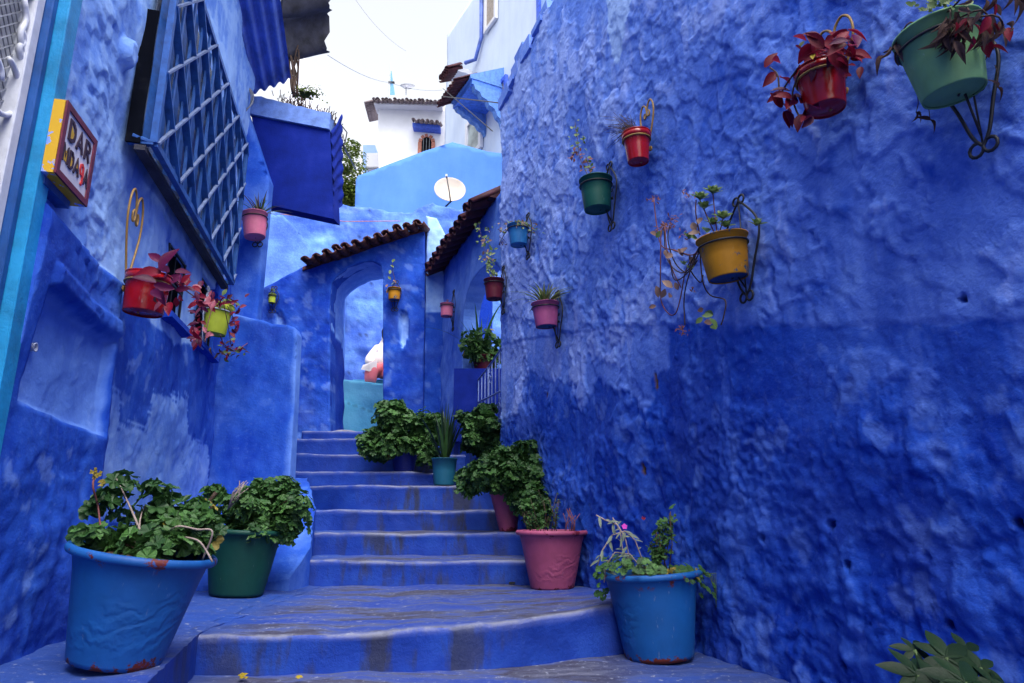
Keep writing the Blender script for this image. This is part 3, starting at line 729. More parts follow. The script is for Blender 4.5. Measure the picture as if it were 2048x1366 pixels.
MB().tube(spiral(gp(.45, 3.06), RF.d, Zv, .08, .02, 1.0, 1.3), .008).build('scroll', M['gateiron'], GT, True)

# ================================================================== PORTAL WALL (deep blue, arch, sloping tile coping)
PY_ = 9.3
def q2(px, py): p = atY(px, py, PY_); return (p.x, p.z)
pA, pB = q2(598, 535), q2(848, 455)
outer = [(q2(500, 700)[0], 2.2), (q2(852, 700)[0], 2.2), q2(850, 560), (q2(848, 452)), q2(750, 484), q2(612, 530), q2(548, 565), (q2(500, 590))]
opx = [(767, 905), (766, 560), (762, 530), (745, 522), (720, 524), (695, 536), (675, 552), (664, 566), (660, 600), (661, 905)]
op = [q2(*p) for p in opx]; op[0] = (op[0][0], 2.25); op[-1] = (op[-1][0], 2.25)
PW = empty('arched_wall', (-1.6, PY_, 2.6), 'deep blue archway wall with sloping tiled coping at the top of the stairs', 'wall')
niche = [q2(797, 640), q2(803, 622), q2(812, 620), q2(817, 640), q2(816, 672), q2(806, 702), q2(798, 680)]
niche2 = [q2(549, 650), q2(552, 628), q2(562, 622), q2(570, 640), q2(570, 660), (q2(570, 690)), q2(549, 690)]
def pdisp(x, z):
    d = fbm(x * 2.2, z * 2.2, 4, 71) * .03 + fbm(x * 7, z * 7, 3, 72) * .008
    return d - (.10 * sm(0, .02, pdist(x, z, niche)) + .08 * sm(0, .02, pdist(x, z, niche2)))
def ptone(x, z, d):
    n_ = .34 + fbm(x * 2.5, z * 2.5, 3, 7) * .12 + sm(2.75, 2.55, z) * .22
    cr_ = np.exp(-(np.abs(fbm(x * 3, z * 1.5, 3, 19)) / .02) ** 2) * .15
    ed = sm(.035, .0, np.abs(pdist(x, z, op))) * .08
    return np.clip(n_ + cr_ + ed + sm(-.01, .01, pdist(x, z, niche)) * .6 + sm(-.01, .01, pdist(x, z, niche2)) * .5, 0, 1)
panel('plaster_face', (0, PY_, 0), X, Zv, -Yv, outer, [op], .03, pdisp, {'tone': ptone, 'wear': lambda x, z, d: sm(.38, .6, fbm(x * 5, z * 5, 4, 33)) * .5}, M['deep'], PW, thick=.30)
# reveal of the arch: a thick lining painted light above and deep below
def lining():
    pts = [Vector((x, PY_, z)) for x, z in op]; pts = pts[::-1]     # from left foot up and over to the right foot
    path = []
    for i in range(len(pts) - 1):
        n = max(1, int((pts[i + 1] - pts[i]).length / .05)); path += [pts[i].lerp(pts[i + 1], k / n) for k in range(n)]
    path.append(pts[-1]); cen = Vector(((op[0][0] + op[-1][0]) / 2, PY_, 3.6)); nd = 14; vs = []; tone = []
    zb_ = atY(660, 652, PY_).z
    for i, p in enumerate(path):
        out = Vector((p.x - cen.x, 0, (p.z - cen.z) if p.z > 4.2 else 0)).normalized()
        for k in range(nd + 1):
            y = PY_ + .012 + .80 * k / nd; q = p + out * (.002 + float(fbm(np.array(p.z * 3 + p.x * 2), np.array(y * 3.), 3, 5)) * .018)
            vs.append((q.x, y, q.z))
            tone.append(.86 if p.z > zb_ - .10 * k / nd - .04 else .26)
    for i, p in enumerate(path):
        out = Vector((p.x - cen.x, 0, (p.z - cen.z) if p.z > 4.2 else 0)).normalized(); q = p + out * .25
        vs.append((q.x, PY_ + .812, q.z)); tone.append(.6)
    m = len(path); fs = [(i * (nd + 1) + k, i * (nd + 1) + k + 1, (i + 1) * (nd + 1) + k + 1, (i + 1) * (nd + 1) + k) for i in range(m - 1) for k in range(nd)]
    b = m * (nd + 1); fs += [(i * (nd + 1) + nd, b + i, b + i + 1, (i + 1) * (nd + 1) + nd) for i in range(m - 1)]
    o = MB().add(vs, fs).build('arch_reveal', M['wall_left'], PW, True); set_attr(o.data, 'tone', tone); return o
lining()
# pier and return wall behind the arch's right side, light above and mid blue below
def tone_simple(f): return {'tone': f}
panel('return_wall', (0, 0, 0), (atY(862, 600, 9.3) - atY(850, 600, PY_)).normalized() * Vector((1, 1, 0)) if False else Vector((.0, 1, 0)), Zv, Vector((1, 0, 0)),
      [(PY_ + .31, 2.2), (10.1, 2.2), (10.1, q2(850, 470)[1] + .1), (PY_ + .31, q2(848, 470)[1])], [], .06, lambda y, z: fbm(y * 3, z * 3, 3, 3) * .02 + q2(850, 600)[0], {'tone': lambda y, z, d: .25 + 0 * y}, M['deep'], PW, thick=.3)
# front pier between archway wall and gate wall
pz = q2(880, 622)[1]
cx0, cx1 = q2(851, 600)[0], RF.P(G1, 0).x + .02
panel('corner_pier', (0, PY_ + .10, 0), X, Zv, -Yv, [(cx0 - .02, 2.2), (cx1 + .45, 2.2), (cx1 + .45, q2(900, 600)[1]), (cx1 + .12, q2(905, 500)[1]), q2(893, 470), q2(872, 430), q2(850, 425), (cx0 - .02, q2(850, 440)[1])], [], .035,
      lambda x, z: fbm(x * 2.5, z * 2.5, 4, 13) * .035 + fbm(x * 9, z * 9, 2, 14) * .007, {'tone': lambda x, z, d: np.clip(np.where(z > pz + fbm(x * 6, z * 6, 2, 1) * .03, .97, .40) + fbm(x * 2, z * 2, 3, 2) * .15, 0, 1), 'wear': lambda x, z, d: sm(.3, .5, fbm(x * 5, z * 5, 3, 3)) * .5}, M['wall_left'], PW, thick=.5)
# coping tiles
cA = atY(612, 531, PY_ - .04); cB = atY(848, 452, PY_ - .04)
tiles(PW, cA, cB, 12, -Yv, M['tile'], .155, .46, .12, .7, seed=9)
mb = MB(); a_, b_ = atY(606, 538, PY_), atY(849, 458, PY_)
mb.hexa([a_ + Vector((0, -.03, -.03)), b_ + Vector((0, -.03, -.03)), b_ + Vector((0, .5, -.03)), a_ + Vector((0, .5, -.03)), a_ + Vector((0, -.03, .02)), b_ + Vector((0, -.03, .02)), b_ + Vector((0, .5, .10)), a_ + Vector((0, .5, .10))])
mb.build('coping_bed', M['tile'], PW)
# threshold stone
mb = MB(); th = [q2(658, 866), q2(735, 862)]
vs = []
for k in range(9):
    f = k / 8; x = th[0][0] + (th[1][0] - th[0][0]) * f; h = 2.63 + .05 * math.sin(math.pi * min(1, f * 1.1)) * (1 - .4 * f)
    vs += [(x, PY_ - .14 + .02 * math.sin(k * 2), 2.60), (x, PY_ - .10, h), (x, PY_ + .10, h + .01), (x, PY_ + .14, 2.60)]
mb.add(vs, [(i * 4 + j, (i + 1) * 4 + j, (i + 1) * 4 + j + 1, i * 4 + j + 1) for i in range(8) for j in range(3)] + [(0, 1, 2, 3), (35, 34, 33, 32)])
o = mb.build('threshold_stone', M['concrete'], PW, True)

# ================================================================== LEFT HOUSE
LH = empty('left_house', LF.P(0, 1.0), 'blue house along the left side of the alley with cyan door frame and corrugated eaves', 'house')
ld0, _ = LF.sz(130, 20)                      # outer edge of the door frame
door_s = LF.sz(60, 300)[0]
lp = [LF.sz(*p) for p in [(30, 375), (75, 400), (130, 470), (165, 500), (245, 575), (300, 640), (345, 690), (400, 690), (430, 560), (455, 560), (560, 700), (640, 700), (640, 1300), (-300, 1500), (-300, 380)]]
lp = lp
niche_l = [LF.sz(*p) for p in [(62, 572), (206, 684), (180, 872), (12, 800)]]
whitep = [LF.sz(*p) for p in [(205, 770), (240, 780), (235, 850), (290, 850), (300, 785), (375, 792), (372, 870), (415, 895), (414, 960), (380, 1080), (190, 1040), (192, 860)]]
win1 = [LF.sz(*p) for p in [(343, 486), (375, 525), (365, 655), (330, 622)]]
win2 = [LF.sz(*p) for p in [(402, 545), (432, 590), (420, 715), (392, 672)]]
def rectof(poly):
    s = sorted(p[0] for p in poly); z = sorted(p[1] for p in poly); return ((s[0] + s[1]) / 2, (s[2] + s[3]) / 2, (z[0] + z[1]) / 2, (z[2] + z[3]) / 2)
w1, w2 = rectof(win1), rectof(win2)
edge_s = LF.sz(200, 780)[0]
foot_z = 1.07
vstep = LF.sz(110, 850)
def nearband(s, z):   # thicker masonry towards the street, below the sloping shoulder
    return sm(.03, -.01, s - edge_s + fbm(s * 3, z * 3, 2, 9) * .02) * sm(.03, -.02, z - LF.sz(130, 470)[1] - .35 * sm(edge_s - 1, edge_s, s) * 0)
def l_disp(s, z):
    d = fbm(s * 1.1, z * 1.1, 3, 101) * .035 + fbm(s * 4, z * 4, 3, 102) * .006
    q = fbm(s * 2.4, z * 2.0, 4, 103); d = d + sm(-.01, .01, q) * .005
    # flaky band down the pale coat
    c_ = LF.sz(190, 300)[0]; band = np.exp(-((s - c_ - .18 * (3.2 - z)) / .28) ** 2)
    h1, e1 = facets(s / .11 + fbm(s * 5, z * 5, 2, 3) * .5, z / .085 + fbm(s * 5, z * 5, 2, 8) * .5, 4)
    d = d + band * h1 * .010 * sm(2.3, 2.5, z) + h1 * .0012
    d = d + nearband(s, z) * (.05 + fbm(s * 2.5, z * 4.5, 4, 104) * .016 * .7 * sm(1.9, 1.5, z) + fbm(s * 12, z * 14, 3, 105) * .006 * sm(2.0, 1.7, z))
    n_ = pdist(s, z, niche_l); d = d - sm(-.006, .012, n_) * .045 * (1 - .8 * sm(.0, .25, z * 0)) 
    # the lintel lip over the recess
    top = [LF.sz(66, 568), LF.sz(208, 672)]; tz = top[0][1] + (top[1][1] - top[0][1]) * np.clip((s - top[0][0]) / (top[1][0] - top[0][0]), 0, 1)
    ins = (s > top[0][0] - .02) & (s < top[1][0] + .03)
    d = d + ins * sm(.06, .03, np.abs(z - tz - .045)) * .032
    # bulging foot
    d = d + sm(2.1, 1.05, z) * .03 * sm(edge_s + .3, edge_s - .2, s)
    lump = LF.sz(250, 108); rr = np.hypot((s - lump[0]) / .07, (z - lump[1]) / .09); d = d + sm(1.15, .75, rr + fbm(s * 9, z * 9, 2, 2) * .3) * .055
    for w in (w1, w2):
        dd = np.minimum(np.minimum(s - w[0], w[1] - s), np.minimum(z - w[2], w[3] - z)); d = d - sm(-.004, .012, dd) * .16
    return d
def l_tone(s, z, d):
    lay = (sm(-.01, .01, fbm(s * 2.4, z * 2.0, 4, 103)) - .5) * .07 + sm(.1, .5, fbm(s * 9, z * 1.3, 4, 88)) * .08
    pale = lay + .93 + fbm(s * 1.5, z * 1.5, 3, 111) * .10 + .06 * sm(.2, .5, fbm(s * 6, z * 6, 3, 3))
    inner = pdist(s, z, lp) + fbm(s * 5, z * 5, 3, 5) * .02
    deep = lay + .42 + fbm(s * 1.4, z * 1.6, 3, 112) * .14
    tn = np.where(inner > 0, deep, pale); k = sm(-.012, .012, inner); tn = deep * k + pale * (1 - k)
    n_ = sm(-.01, .01, pdist(s, z, niche_l)); tn = tn * (1 - n_) + (.80 + fbm(s * 3, z * 3, 3, 2) * .07) * n_
    # brushed pale patch: ragged bristle ends
    bris = fbm(s * 3 + 5, z * 55, 3, 113) * .06 + fbm(s * 45, z * 4, 2, 115) * .03
    w_ = sm(-.012, .02, pdist(s, z, whitep) + bris); tn = tn * (1 - w_) + (.88 + fbm(s * 2, z * 3, 3, 3) * .10) * w_
    low = sm(1.9, 1.2, z) * sm(edge_s + .1, edge_s - .1, s); tn = tn - low * .10
    sills = 0
    for w in (w1, w2):
        m_ = ((s > w[0] - .07) & (s < w[0] + .0) & (z > w[2] - .05) & (z < w[3] + .10)); tn = np.where(m_, .86, tn)
        rev = ((s > w[0]) & (s < w[1]) & (z > w[2]) & (z < w[3])); tn = np.where(rev, .7, tn)
    return np.clip(tn, 0, 1)
LATT = {'tone': l_tone, 'wear': lambda s, z, d: sm(.32, .5, fbm(s * 6, z * 6, 4, 120)) * .6 * (fbm(s * 1.3, z * 1.5, 2, 4) > .1)}
Lend = (8.75 - 2.8) / LF.d.y
door_e = LF.sz(60, 300)[0]
Lmid = (6.2 - 2.8) / LF.d.y
grid_wall('plaster_face', LF.O, LF.d, Zv, LF.n, ld0, Lmid, .7, 6.2, .016, l_disp, LATT, M['wall_left'], LH, thick=.4)
grid_wall('plaster_face', LF.O - LF.n * .30, LF.d, Zv, LF.n, Lmid - .1, (9.4 - 2.8) / LF.d.y, .7, 6.2, .05, lambda s, z: fbm(s * 2, z * 2, 3, 5) * .015, {'tone': lambda s, z, d: .45 + fbm(s * 2, z * 2, 3, 6) * .15}, M['wall_left'], LH, thick=.1)
# wall over and before the doorway, behind the camera
dS0 = ld0 - 1.35
grid_wall('plaster_face', LF.O, LF.d, Zv, LF.n, -9, dS0, -.4, 6.2, .12, lambda s, z: fbm(s, z, 3, 1) * .04, {'tone': lambda s, z, d: .3 + .5 * sm(2.4, 2.5, z)}, M['wall_left'], LH, thick=.4)
grid_wall('plaster_face', LF.O, LF.d, Zv, LF.n, dS0, ld0, 4.6, 6.2, .08, lambda s, z: fbm(s, z, 3, 1) * .04, {'tone': lambda s, z, d: .8 + 0 * s}, M['wall_left'], LH, thick=.4)
# the cyan door frame: outer board, dark rebate, inner board, white iron screen with wire mesh
DR = empty('door_frame', LF.P(ld0, 1.07)); DR.parent = LH; DR.location = LF.P(ld0, 1.07) - wloc(LH)
def vboard(s, w, o0, o1, z0, z1, name, mat, par, bev=.004):
    mb = MB(); nz = 30; vs = []
    for k in range(nz + 1):
        z = z0 + (z1 - z0) * k / nz; wv = float(fbm(np.array(z * 1.5), np.array(s * 3.), 2, 4)) * .006
        vs += [LF.P(s + wv, z, o0), LF.P(s + wv, z, o1 - bev), LF.P(s + bev + wv, z, o1), LF.P(s + w - bev + wv, z, o1), LF.P(s + w + wv, z, o1 - bev), LF.P(s + w + wv, z, o0)]
    fs = [(k * 6 + j, k * 6 + j + 1, (k + 1) * 6 + j + 1, (k + 1) * 6 + j) for k in range(nz) for j in range(5)] + [(5, 4, 3, 2, 1, 0), tuple(nz * 6 + j for j in range(6))]
    return mb.add(vs, fs).build(name, mat, par)
vboard(ld0 - .085, .095, -.15, .055, 1.05, 4.6, 'outer_board', M['cyan'], DR)
vboard(ld0 - .125, .037, -.15, .015, 1.05, 4.6, 'rebate_board', M['cyandark'], DR)
vboard(ld0 - .185, .056, -.15, -.01, 2.25, 4.6, 'screen_stile', M['whitemetal'], DR)
vboard(ld0 - .60, .05, -.15, -.01, 2.25, 4.6, 'screen_stile', M['whitemetal'], DR)
vboard(dS0, .09, -.15, .05, 1.05, 4.6, 'outer_board', M['cyan'], DR)
MB().hexa([LF.P(dS0, 1.0, -.14), LF.P(ld0 - .13, 1.0, -.14), LF.P(ld0 - .13, 1.0, -.02), LF.P(dS0, 1.0, -.02), LF.P(dS0, 2.25, -.14), LF.P(ld0 - .13, 2.25, -.14), LF.P(ld0 - .13, 2.25, -.02), LF.P(dS0, 2.25, -.02)]).build('door_panel', M['cyandark'], DR)
MB().hexa([LF.P(dS0, 2.2, -.30), LF.P(ld0, 2.2, -.30), LF.P(ld0, 2.2, -.26), LF.P(dS0, 2.2, -.26), LF.P(dS0, 4.62, -.30), LF.P(ld0, 4.62, -.30), LF.P(ld0, 4.62, -.26), LF.P(dS0, 4.62, -.26)]).build('dim_interior', M['glass'], DR)
# expanded wire mesh: too fine to pick apart, one part
mb = MB(); s_a, s_b = ld0 - 1.2, ld0 - .18
st_ = .048
for fam in (1, -1):
    k = -60
    while k < 90:
        z0_ = 2.25 + k * st_; pts = []
        sa, sb = s_a, s_b; za = z0_ if fam > 0 else z0_ + (s_b - s_a) * 1.0; zb_ = z0_ + (s_b - s_a) if fam > 0 else z0_
        # clip to the screen's height
        def cl(s1_, z1_, s2_, z2_):
            t0, t1 = 0., 1.
            for lo_, hi_ in ((2.25, 4.6),):
                dz = z2_ - z1_
                ta, tb = (lo_ - z1_) / dz, (hi_ - z1_) / dz
                if ta > tb: ta, tb = tb, ta
                t0, t1 = max(t0, ta), min(t1, tb)
            if t0 >= t1: return None
            return (s1_ + (s2_ - s1_) * t0, z1_ + dz * t0), (s1_ + (s2_ - s1_) * t1, z1_ + dz * t1)
        r_ = cl(sa, za, sb, zb_)
        if r_: mb.tube([LF.P(r_[0][0], r_[0][1], -.06 + .003 * fam), LF.P(r_[1][0], r_[1][1], -.06 + .003 * fam)], .0026, 3, cap=False)
        k += 1
tag(mb.build('wire_mesh', M['mesh'], DR), kind='stuff')
def lsp(px, py, r0, r1, a0_, turns, name='scroll'):
    s_, z_ = LF.sz(px, py, -.03); pts = [LF.P(s_ + (r0 + (r1 - r0) * k / 24) * math.cos(a0_ + 6.283 * turns * k / 24), z_ + (r0 + (r1 - r0) * k / 24) * math.sin(a0_ + 6.283 * turns * k / 24), -.03) for k in range(25)]
    MB().tube(pts, .011, 6).build(name, M['whitemetal'], DR, True)
lsp(8, 160, .13, .09, -1.9, .55)
lsp(-15, 140, .06, .02, 0, 1.2); 
for (x0_, y0_, x1_, y1_) in [(48, 0, 44, 160), (44, 60, 42, 150)]:
    A_, B_ = LF.sz(x0_, y0_, -.03), LF.sz(x1_, y1_, -.03); n_ = 16
    MB().tube([LF.P(A_[0] + (B_[0] - A_[0]) * k / n_ + .02 * math.sin(k * .6), A_[1] + (B_[1] - A_[1]) * k / n_, -.03) for k in range(n_ + 1)], .012, 6).build('scroll', M['whitemetal'], DR, True)
lsp(60, -60, .12, .02, 2.5, 1.2)
# small shuttered openings in the left wall
for w in (w1, w2):
    wr = MB(); wr.hexa([LF.P(w[0], w[2], -.14), LF.P(w[1], w[2], -.14), LF.P(w[1], w[2], -.05), LF.P(w[0], w[2], -.05), LF.P(w[0], w[3], -.14), LF.P(w[1], w[3], -.14), LF.P(w[1], w[3], -.05), LF.P(w[0], w[3], -.05)])
    wi = wr.build('window', M['dark'], LH)
    for f in (0, 1):
        s_ = w[0] + (w[1] - w[0]) * f
        MB().tube([LF.P(s_ + (.008 if not f else -.008), w[2], -.02), LF.P(s_ + (.008 if not f else -.008), w[3], -.02)], .009, 4).build('window_frame', M['black'], wi)
    for zz in (w[2] + .01, (w[2] + w[3]) / 2, w[3] - .01):
        MB().tube([LF.P(w[0], zz, -.02), LF.P(w[1], zz, -.02)], .009, 4).build('window_frame', M['black'], wi)
    MB().tube([LF.P((w[0] + w[1]) / 2, w[2], -.03), LF.P((w[0] + w[1]) / 2, w[3], -.03)], .005, 4).build('window_bar', M['black'], wi)
    mb = MB(); mb.hexa([LF.P(w[0] - .06, w[2] - .07, .0), LF.P(w[1] + .05, w[2] - .07, .0), LF.P(w[1] + .05, w[2] - .06, .07), LF.P(w[0] - .06, w[2] - .06, .07), LF.P(w[0] - .06, w[2] + .0, .0), LF.P(w[1] + .05, w[2] + .0, .0), LF.P(w[1] + .05, w[2] - .015, .06), LF.P(w[0] - .06, w[2] - .015, .06)])
    o = mb.build('window_sill', M['wall_left'], LH); set_attr(o.data, 'tone', [.3] * 8)
# pipe stub in the recess
c0 = LF.px(58, 694, .0); 
mb = MB(); mb.lathe([(.016, 0), (.017, .05), (.019, .055), (.014, .055), (.012, .0)], 14, Matrix.Translation(c0 - LF.n * .03) @ LF.n.to_track_quat('Z', 'Y').to_matrix().to_4x4())
mb.build('pipe_stub', M['silver'], LH, True)

# window grille: a projecting lattice cage
GO = .13
gS0 = LF.sz(310, 275, GO)[0]; gS1 = (LF.sz(458, 555, GO)[0] + LF.sz(500, 302, GO)[0]) / 2
gZ0 = (LF.sz(305, 277, GO)[1] + LF.sz(458, 556, GO)[1]) / 2; gZ1 = LF.sz(495, 300, GO)[1]
WG = empty('window_grille', LF.P(gS0, gZ0)); WG.parent = LH; WG.location = LF.P(gS0, gZ0) - wloc(LH)
def flat(p, q, w, dpt, nrm, name='bar', mat='grille'):
    p, q = Vector(p), Vector(q); mb = MB(); d_ = (q - p); mb.box((p + q) / 2, d_, nrm.cross(d_.normalized()), nrm, (d_.length, w, dpt)); return mb.build(name, M[mat], WG)
def gpt(s, z, o=GO): return LF.P(s, z, o)
wS, wZ = gS1 - gS0, gZ1 - gZ0
for (a, b) in (((gS0, gZ0), (gS1, gZ0)), ((gS0, gZ1), (gS1, gZ1)), ((gS0, gZ0), (gS0, gZ1)), ((gS1, gZ0), (gS1, gZ1))):
    flat(gpt(*a), gpt(*b), .035, .035, LF.n, 'frame_bar')
for (s_, z_) in ((gS0, gZ0), (gS1, gZ0), (gS0, gZ1), (gS1, gZ1)): flat(LF.P(s_, z_, .0), LF.P(s_, z_, GO), .03, .03, LF.d, 'frame_bar')
nv = 12
for k in range(1, nv): flat(gpt(gS0 + wS * k / nv, gZ0), gpt(gS0 + wS * k / nv, gZ1), .030, .012, LF.n)
def diag(sl, mat, offset, nmb, dep):
    p_ = .43
    k = -nmb
    while k < nmb:
        zc_ = gZ0 + k * p_; z_a, z_b = zc_, zc_ + sl * wS
        s_a_, s_b_ = gS0, gS1
        t0, t1 = 0., 1.; dz = z_b - z_a; ta, tb = (gZ0 - z_a) / dz, (gZ1 - z_a) / dz
        if ta > tb: ta, tb = tb, ta
        t0, t1 = max(t0, ta), min(t1, tb)
        if t1 - t0 > .03: flat(gpt(s_a_ + wS * t0, z_a + dz * t0, GO + offset), gpt(s_a_ + wS * t1, z_a + dz * t1, GO + offset), .012, dep, LF.n, mat=mat)
        k += 1
diag(.95, 'grillepale', .018, 12, .020); diag(-.95, 'grille', .004, 16, .045)
# zig-zag pressed plate and netting behind the lattice
mb = MB(); n_ = nv * 4; vs = []
for k in range(n_ + 1):
    s_ = gS0 + wS * k / n_; o_ = .08 + (.012 if k % 2 else -.012); vs += [LF.P(s_, gZ0 + .02, o_), LF.P(s_, gZ1, o_)]
mb.add(vs, [(2 * k, 2 * k + 2, 2 * k + 3, 2 * k + 1) for k in range(0, n_) if k % 4 == 0])
mb.build('pleated_plate', M['grille'], WG)
MB().hexa([gpt(gS0 - .03, gZ0 - .06, .045), gpt(gS1 + .0, gZ0 - .06, .045), gpt(gS1, gZ0 - .06, .10), gpt(gS0 - .03, gZ0 - .06, .10), gpt(gS0 - .03, gZ0 - .03, .045), gpt(gS1, gZ0 - .03, .045), gpt(gS1, gZ0 - .03, .10), gpt(gS0 - .03, gZ0 - .03, .10)]).build('wooden_sill', M['rusty'], WG)
MB().hexa([gpt(gS0 - .01, gZ0, .045), gpt(gS1, gZ0, .045), gpt(gS1, gZ0, .05), gpt(gS0 - .01, gZ0, .05), gpt(gS0 - .01, gZ1 + .0, .045), gpt(gS1, gZ1, .045), gpt(gS1, gZ1, .05), gpt(gS0 - .01, gZ1, .05)]).build('dark_window', M['glass'], WG)
MB().hexa([gpt(gS0 - .036, gZ0 - .02, .0), gpt(gS0 - .02, gZ0 - .02, .0), gpt(gS0 - .02, gZ0 - .02, .07), gpt(gS0 - .03, gZ0 - .02, .07), gpt(gS0 - .036, gZ1 - .5, .0), gpt(gS0 - .02, gZ1 - .5, .0), gpt(gS0 - .02, gZ1 - .5, .07), gpt(gS0 - .03, gZ1 - .5, .07)]).build('side_gap_shade', M['dark'], WG)  # dark strip standing in for the shaded gap between frame and wall
p0 = LF.px(265, 270, .03); MB().tube([p0, LF.P(gS0, gZ0, GO)], .012, 6).build('strut', M['grille'], WG)

# pier under the balcony, stair-side parapet
PYR = 6.15
pr = [atY(432, 1000, PYR), atY(541, 400, PYR)]
pierx1 = atY(529, 480, PYR).x
panel('pier', (0, PYR, 0), X, Zv, -Yv, [(Lx(PYR) - .05, 1.8), (pierx1, 1.8), (pierx1, atY(500, 400, PYR).z + .2), (Lx(PYR) - .05, 5.6)], [], .05, lambda x, z: fbm(x * 2, z * 2, 3, 4) * .02, {'tone': lambda x, z, d: np.clip(.55 + fbm(x * 2, z * 1.5, 3, 6) * .2 + sm(3.9, 4.3, z) * .05, 0, 1)}, M['wall_left'], LH, thick=.10)
PAR = 6.02
PP = empty('stair_parapet', (-2.2, PAR, 1.6), 'low rounded blue parapet wall closing the left side of the upper steps', 'wall')
pq = lambda x, y: (atY(x, y, PAR).x, atY(x, y, PAR).z)
outp = [(Lx(PAR) - .1, 1.3), (pq(585, 960)[0], 1.3), pq(588, 820), pq(595, 668), pq(590, 656), pq(578, 651), pq(545, 648), pq(525, 640), pq(500, 636), pq(470, 628), (Lx(PAR) - .1, pq(440, 622)[1])]
panel('plaster_face', (0, PAR, 0), X, Zv, -Yv, outp, [], .03, lambda x, z: fbm(x * 2.4, z * 1.8, 4, 44) * .025, {'tone': lambda x, z, d: np.clip(.42 + fbm(x * 2.5, z * 1.3, 3, 45) * .22 + .16 * sm(.09, .02, pq(592, 800)[0] - x) * sm(1.5, 1.8, z) + .15 * sm(.06, .0, pdist(x, z, outp)), 0, 1)}, M['wall_left'], PP, thick=.13)

# balcony box with planted top, corrugated eaves, hanging weathered sheet
BY = 6.25
BX = empty('balcony', atY(580, 430, BY), 'dark blue boxed balcony with pale rim jutting out above the archway', 'balcony')
b = lambda x, y, Y=BY: atY(x, y, Y)
f00, f10, f11, f01 = b(530, 408), b(668, 438), b(660, 262), b(503, 232)
dY = Vector((0, .16, 0))
MB().hexa([f00, f10, f10 + dY + Vector((.02, 0, 0)), f00 + dY, f01, f11, f11 + dY + Vector((.02, 0, 0)), f01 + dY]).build('box_front', M['balcony'], BX)
r0_, r1_, r2_, r3_ = b(500, 230), b(660, 261), b(661, 228), b(500, 190)
o4 = Vector((0, -.03, 0))
mb = MB(); nn = 14; vs = []
for k in range(nn + 1):
    f = k / nn; w_ = float(noise(np.array(k * .7), np.array(3.1), 2)) * .02
    lo = r0_.lerp(r1_, f); hi = r3_.lerp(r2_, f) + Zv * w_
    vs += [lo + o4, hi + o4 + Vector((0, .02, 0)), hi + dY, lo + dY]
mb.add(vs, [(4 * k + j, 4 * k + 4 + j, 4 * k + 4 + (j + 1) % 4, 4 * k + (j + 1) % 4) for k in range(nn) for j in range(4)] + [(3, 2, 1, 0), tuple(4 * nn + j for j in range(4))])
mb.build('slab_rim', M['balcony_rim'], BX)
def corr(name, P00, P10, P01, P11, nr, amp, mat, parent, nrm, n2=6, jag=0, th=.004):
    """corrugated sheet: P00-P10 crosses the ribs, P00-P01 runs along them"""
    P00, P10, P01, P11 = [Vector(p) for p in (P00, P10, P01, P11)]; nrm = Vector(nrm).normalized(); m = nr * 8; vs = []; rj = random.Random(2)
    for side in (0, 1):
        for i in range(m + 1):
            f = i / m; off = nrm * (amp * math.sin(f * nr * 2 * math.pi) - side * th); j0 = rj.uniform(-jag, jag)
            for k in range(n2 + 1):
                g = k / n2; p = P00.lerp(P10, f).lerp(P01.lerp(P11, f), g + (j0 if k == n2 else 0)); vs.append(p + off + nrm * (.01 * math.sin(g * 5 + f * 3)))
    q = n2 + 1; h = (m + 1) * q
    fs = [(i * q + k, (i + 1) * q + k, (i + 1) * q + k + 1, i * q + k + 1) for i in range(m) for k in range(n2)]
    fs += [tuple(h + v for v in reversed(f)) for f in fs]
    return MB().add(vs, fs).build(name, mat, parent, True)
corr('side_sheet', b(662, 262), b(666, 430), b(686, 228, 6.5), b(684, 410, 6.5), 7, .008, M['balcony'], BX, X)
# eaves soffit of the left house
F1, F2 = atY(487, 192, 6.4), atY(582, 158, 6.4)
zz = (F1.z + F2.z) / 2 + .1
N1 = F1 + Vector((.215 * 4.4, -4.4, .35)); N2 = F2 + Vector((.215 * 4.4, -4.4, .35))
corr('eaves_sheet', F1, F2, N1, N2, 5, .022, M['sheet'], LH, (0, .1, -1), n2=10)
# weathered sheet hanging out from the roof
HS = empty('weathered_awning', atY(610, 60, 6.7), 'dark weathered corrugated sheet awning jutting out from the roof at the upper left', 'awning')
corr('awning_sheet', atY(560, 125, 6.5), atY(572, -150, 5.6), atY(652, 108, 6.8), atY(668, -170, 5.7), 3, .085, M['rusty'], HS, (.1, -.2, -1), n2=12, jag=.09)
mb = MB(); rnd = random.Random(4)
corr('awning_sheet', atY(556, 130, 6.4) + Zv * .1, atY(566, -150, 5.6) + Zv * .1, atY(600, 118, 6.6) + Zv * .1, atY(640, -160, 5.7) + Zv * .1, 4, .05, M['rusty'], HS, (.1, -.2, -1), n2=8, jag=.06)
# bare twisted climber stems dropping to the balcony
VI = empty('dead_climber', atY(588, 190, 6.5), 'bundle of dead dark climber stems rising from the balcony to the awning', 'plant')
for k in range(7):
    pts = []
    for j in range(9):
        f = j / 8; p = atY(590, 190, 6.5).lerp(atY(588, 95, 6.5), f); pts.append(p + Vector((.035 * math.sin(f * 4 + k * 1.9) * (.4 + f * .8) + .01 * k - .03, .04 * math.cos(f * 5 + k), 0)))
    MB().tube(pts, .014 - k * .001, 5).build('stem', M['stem'], VI, True)

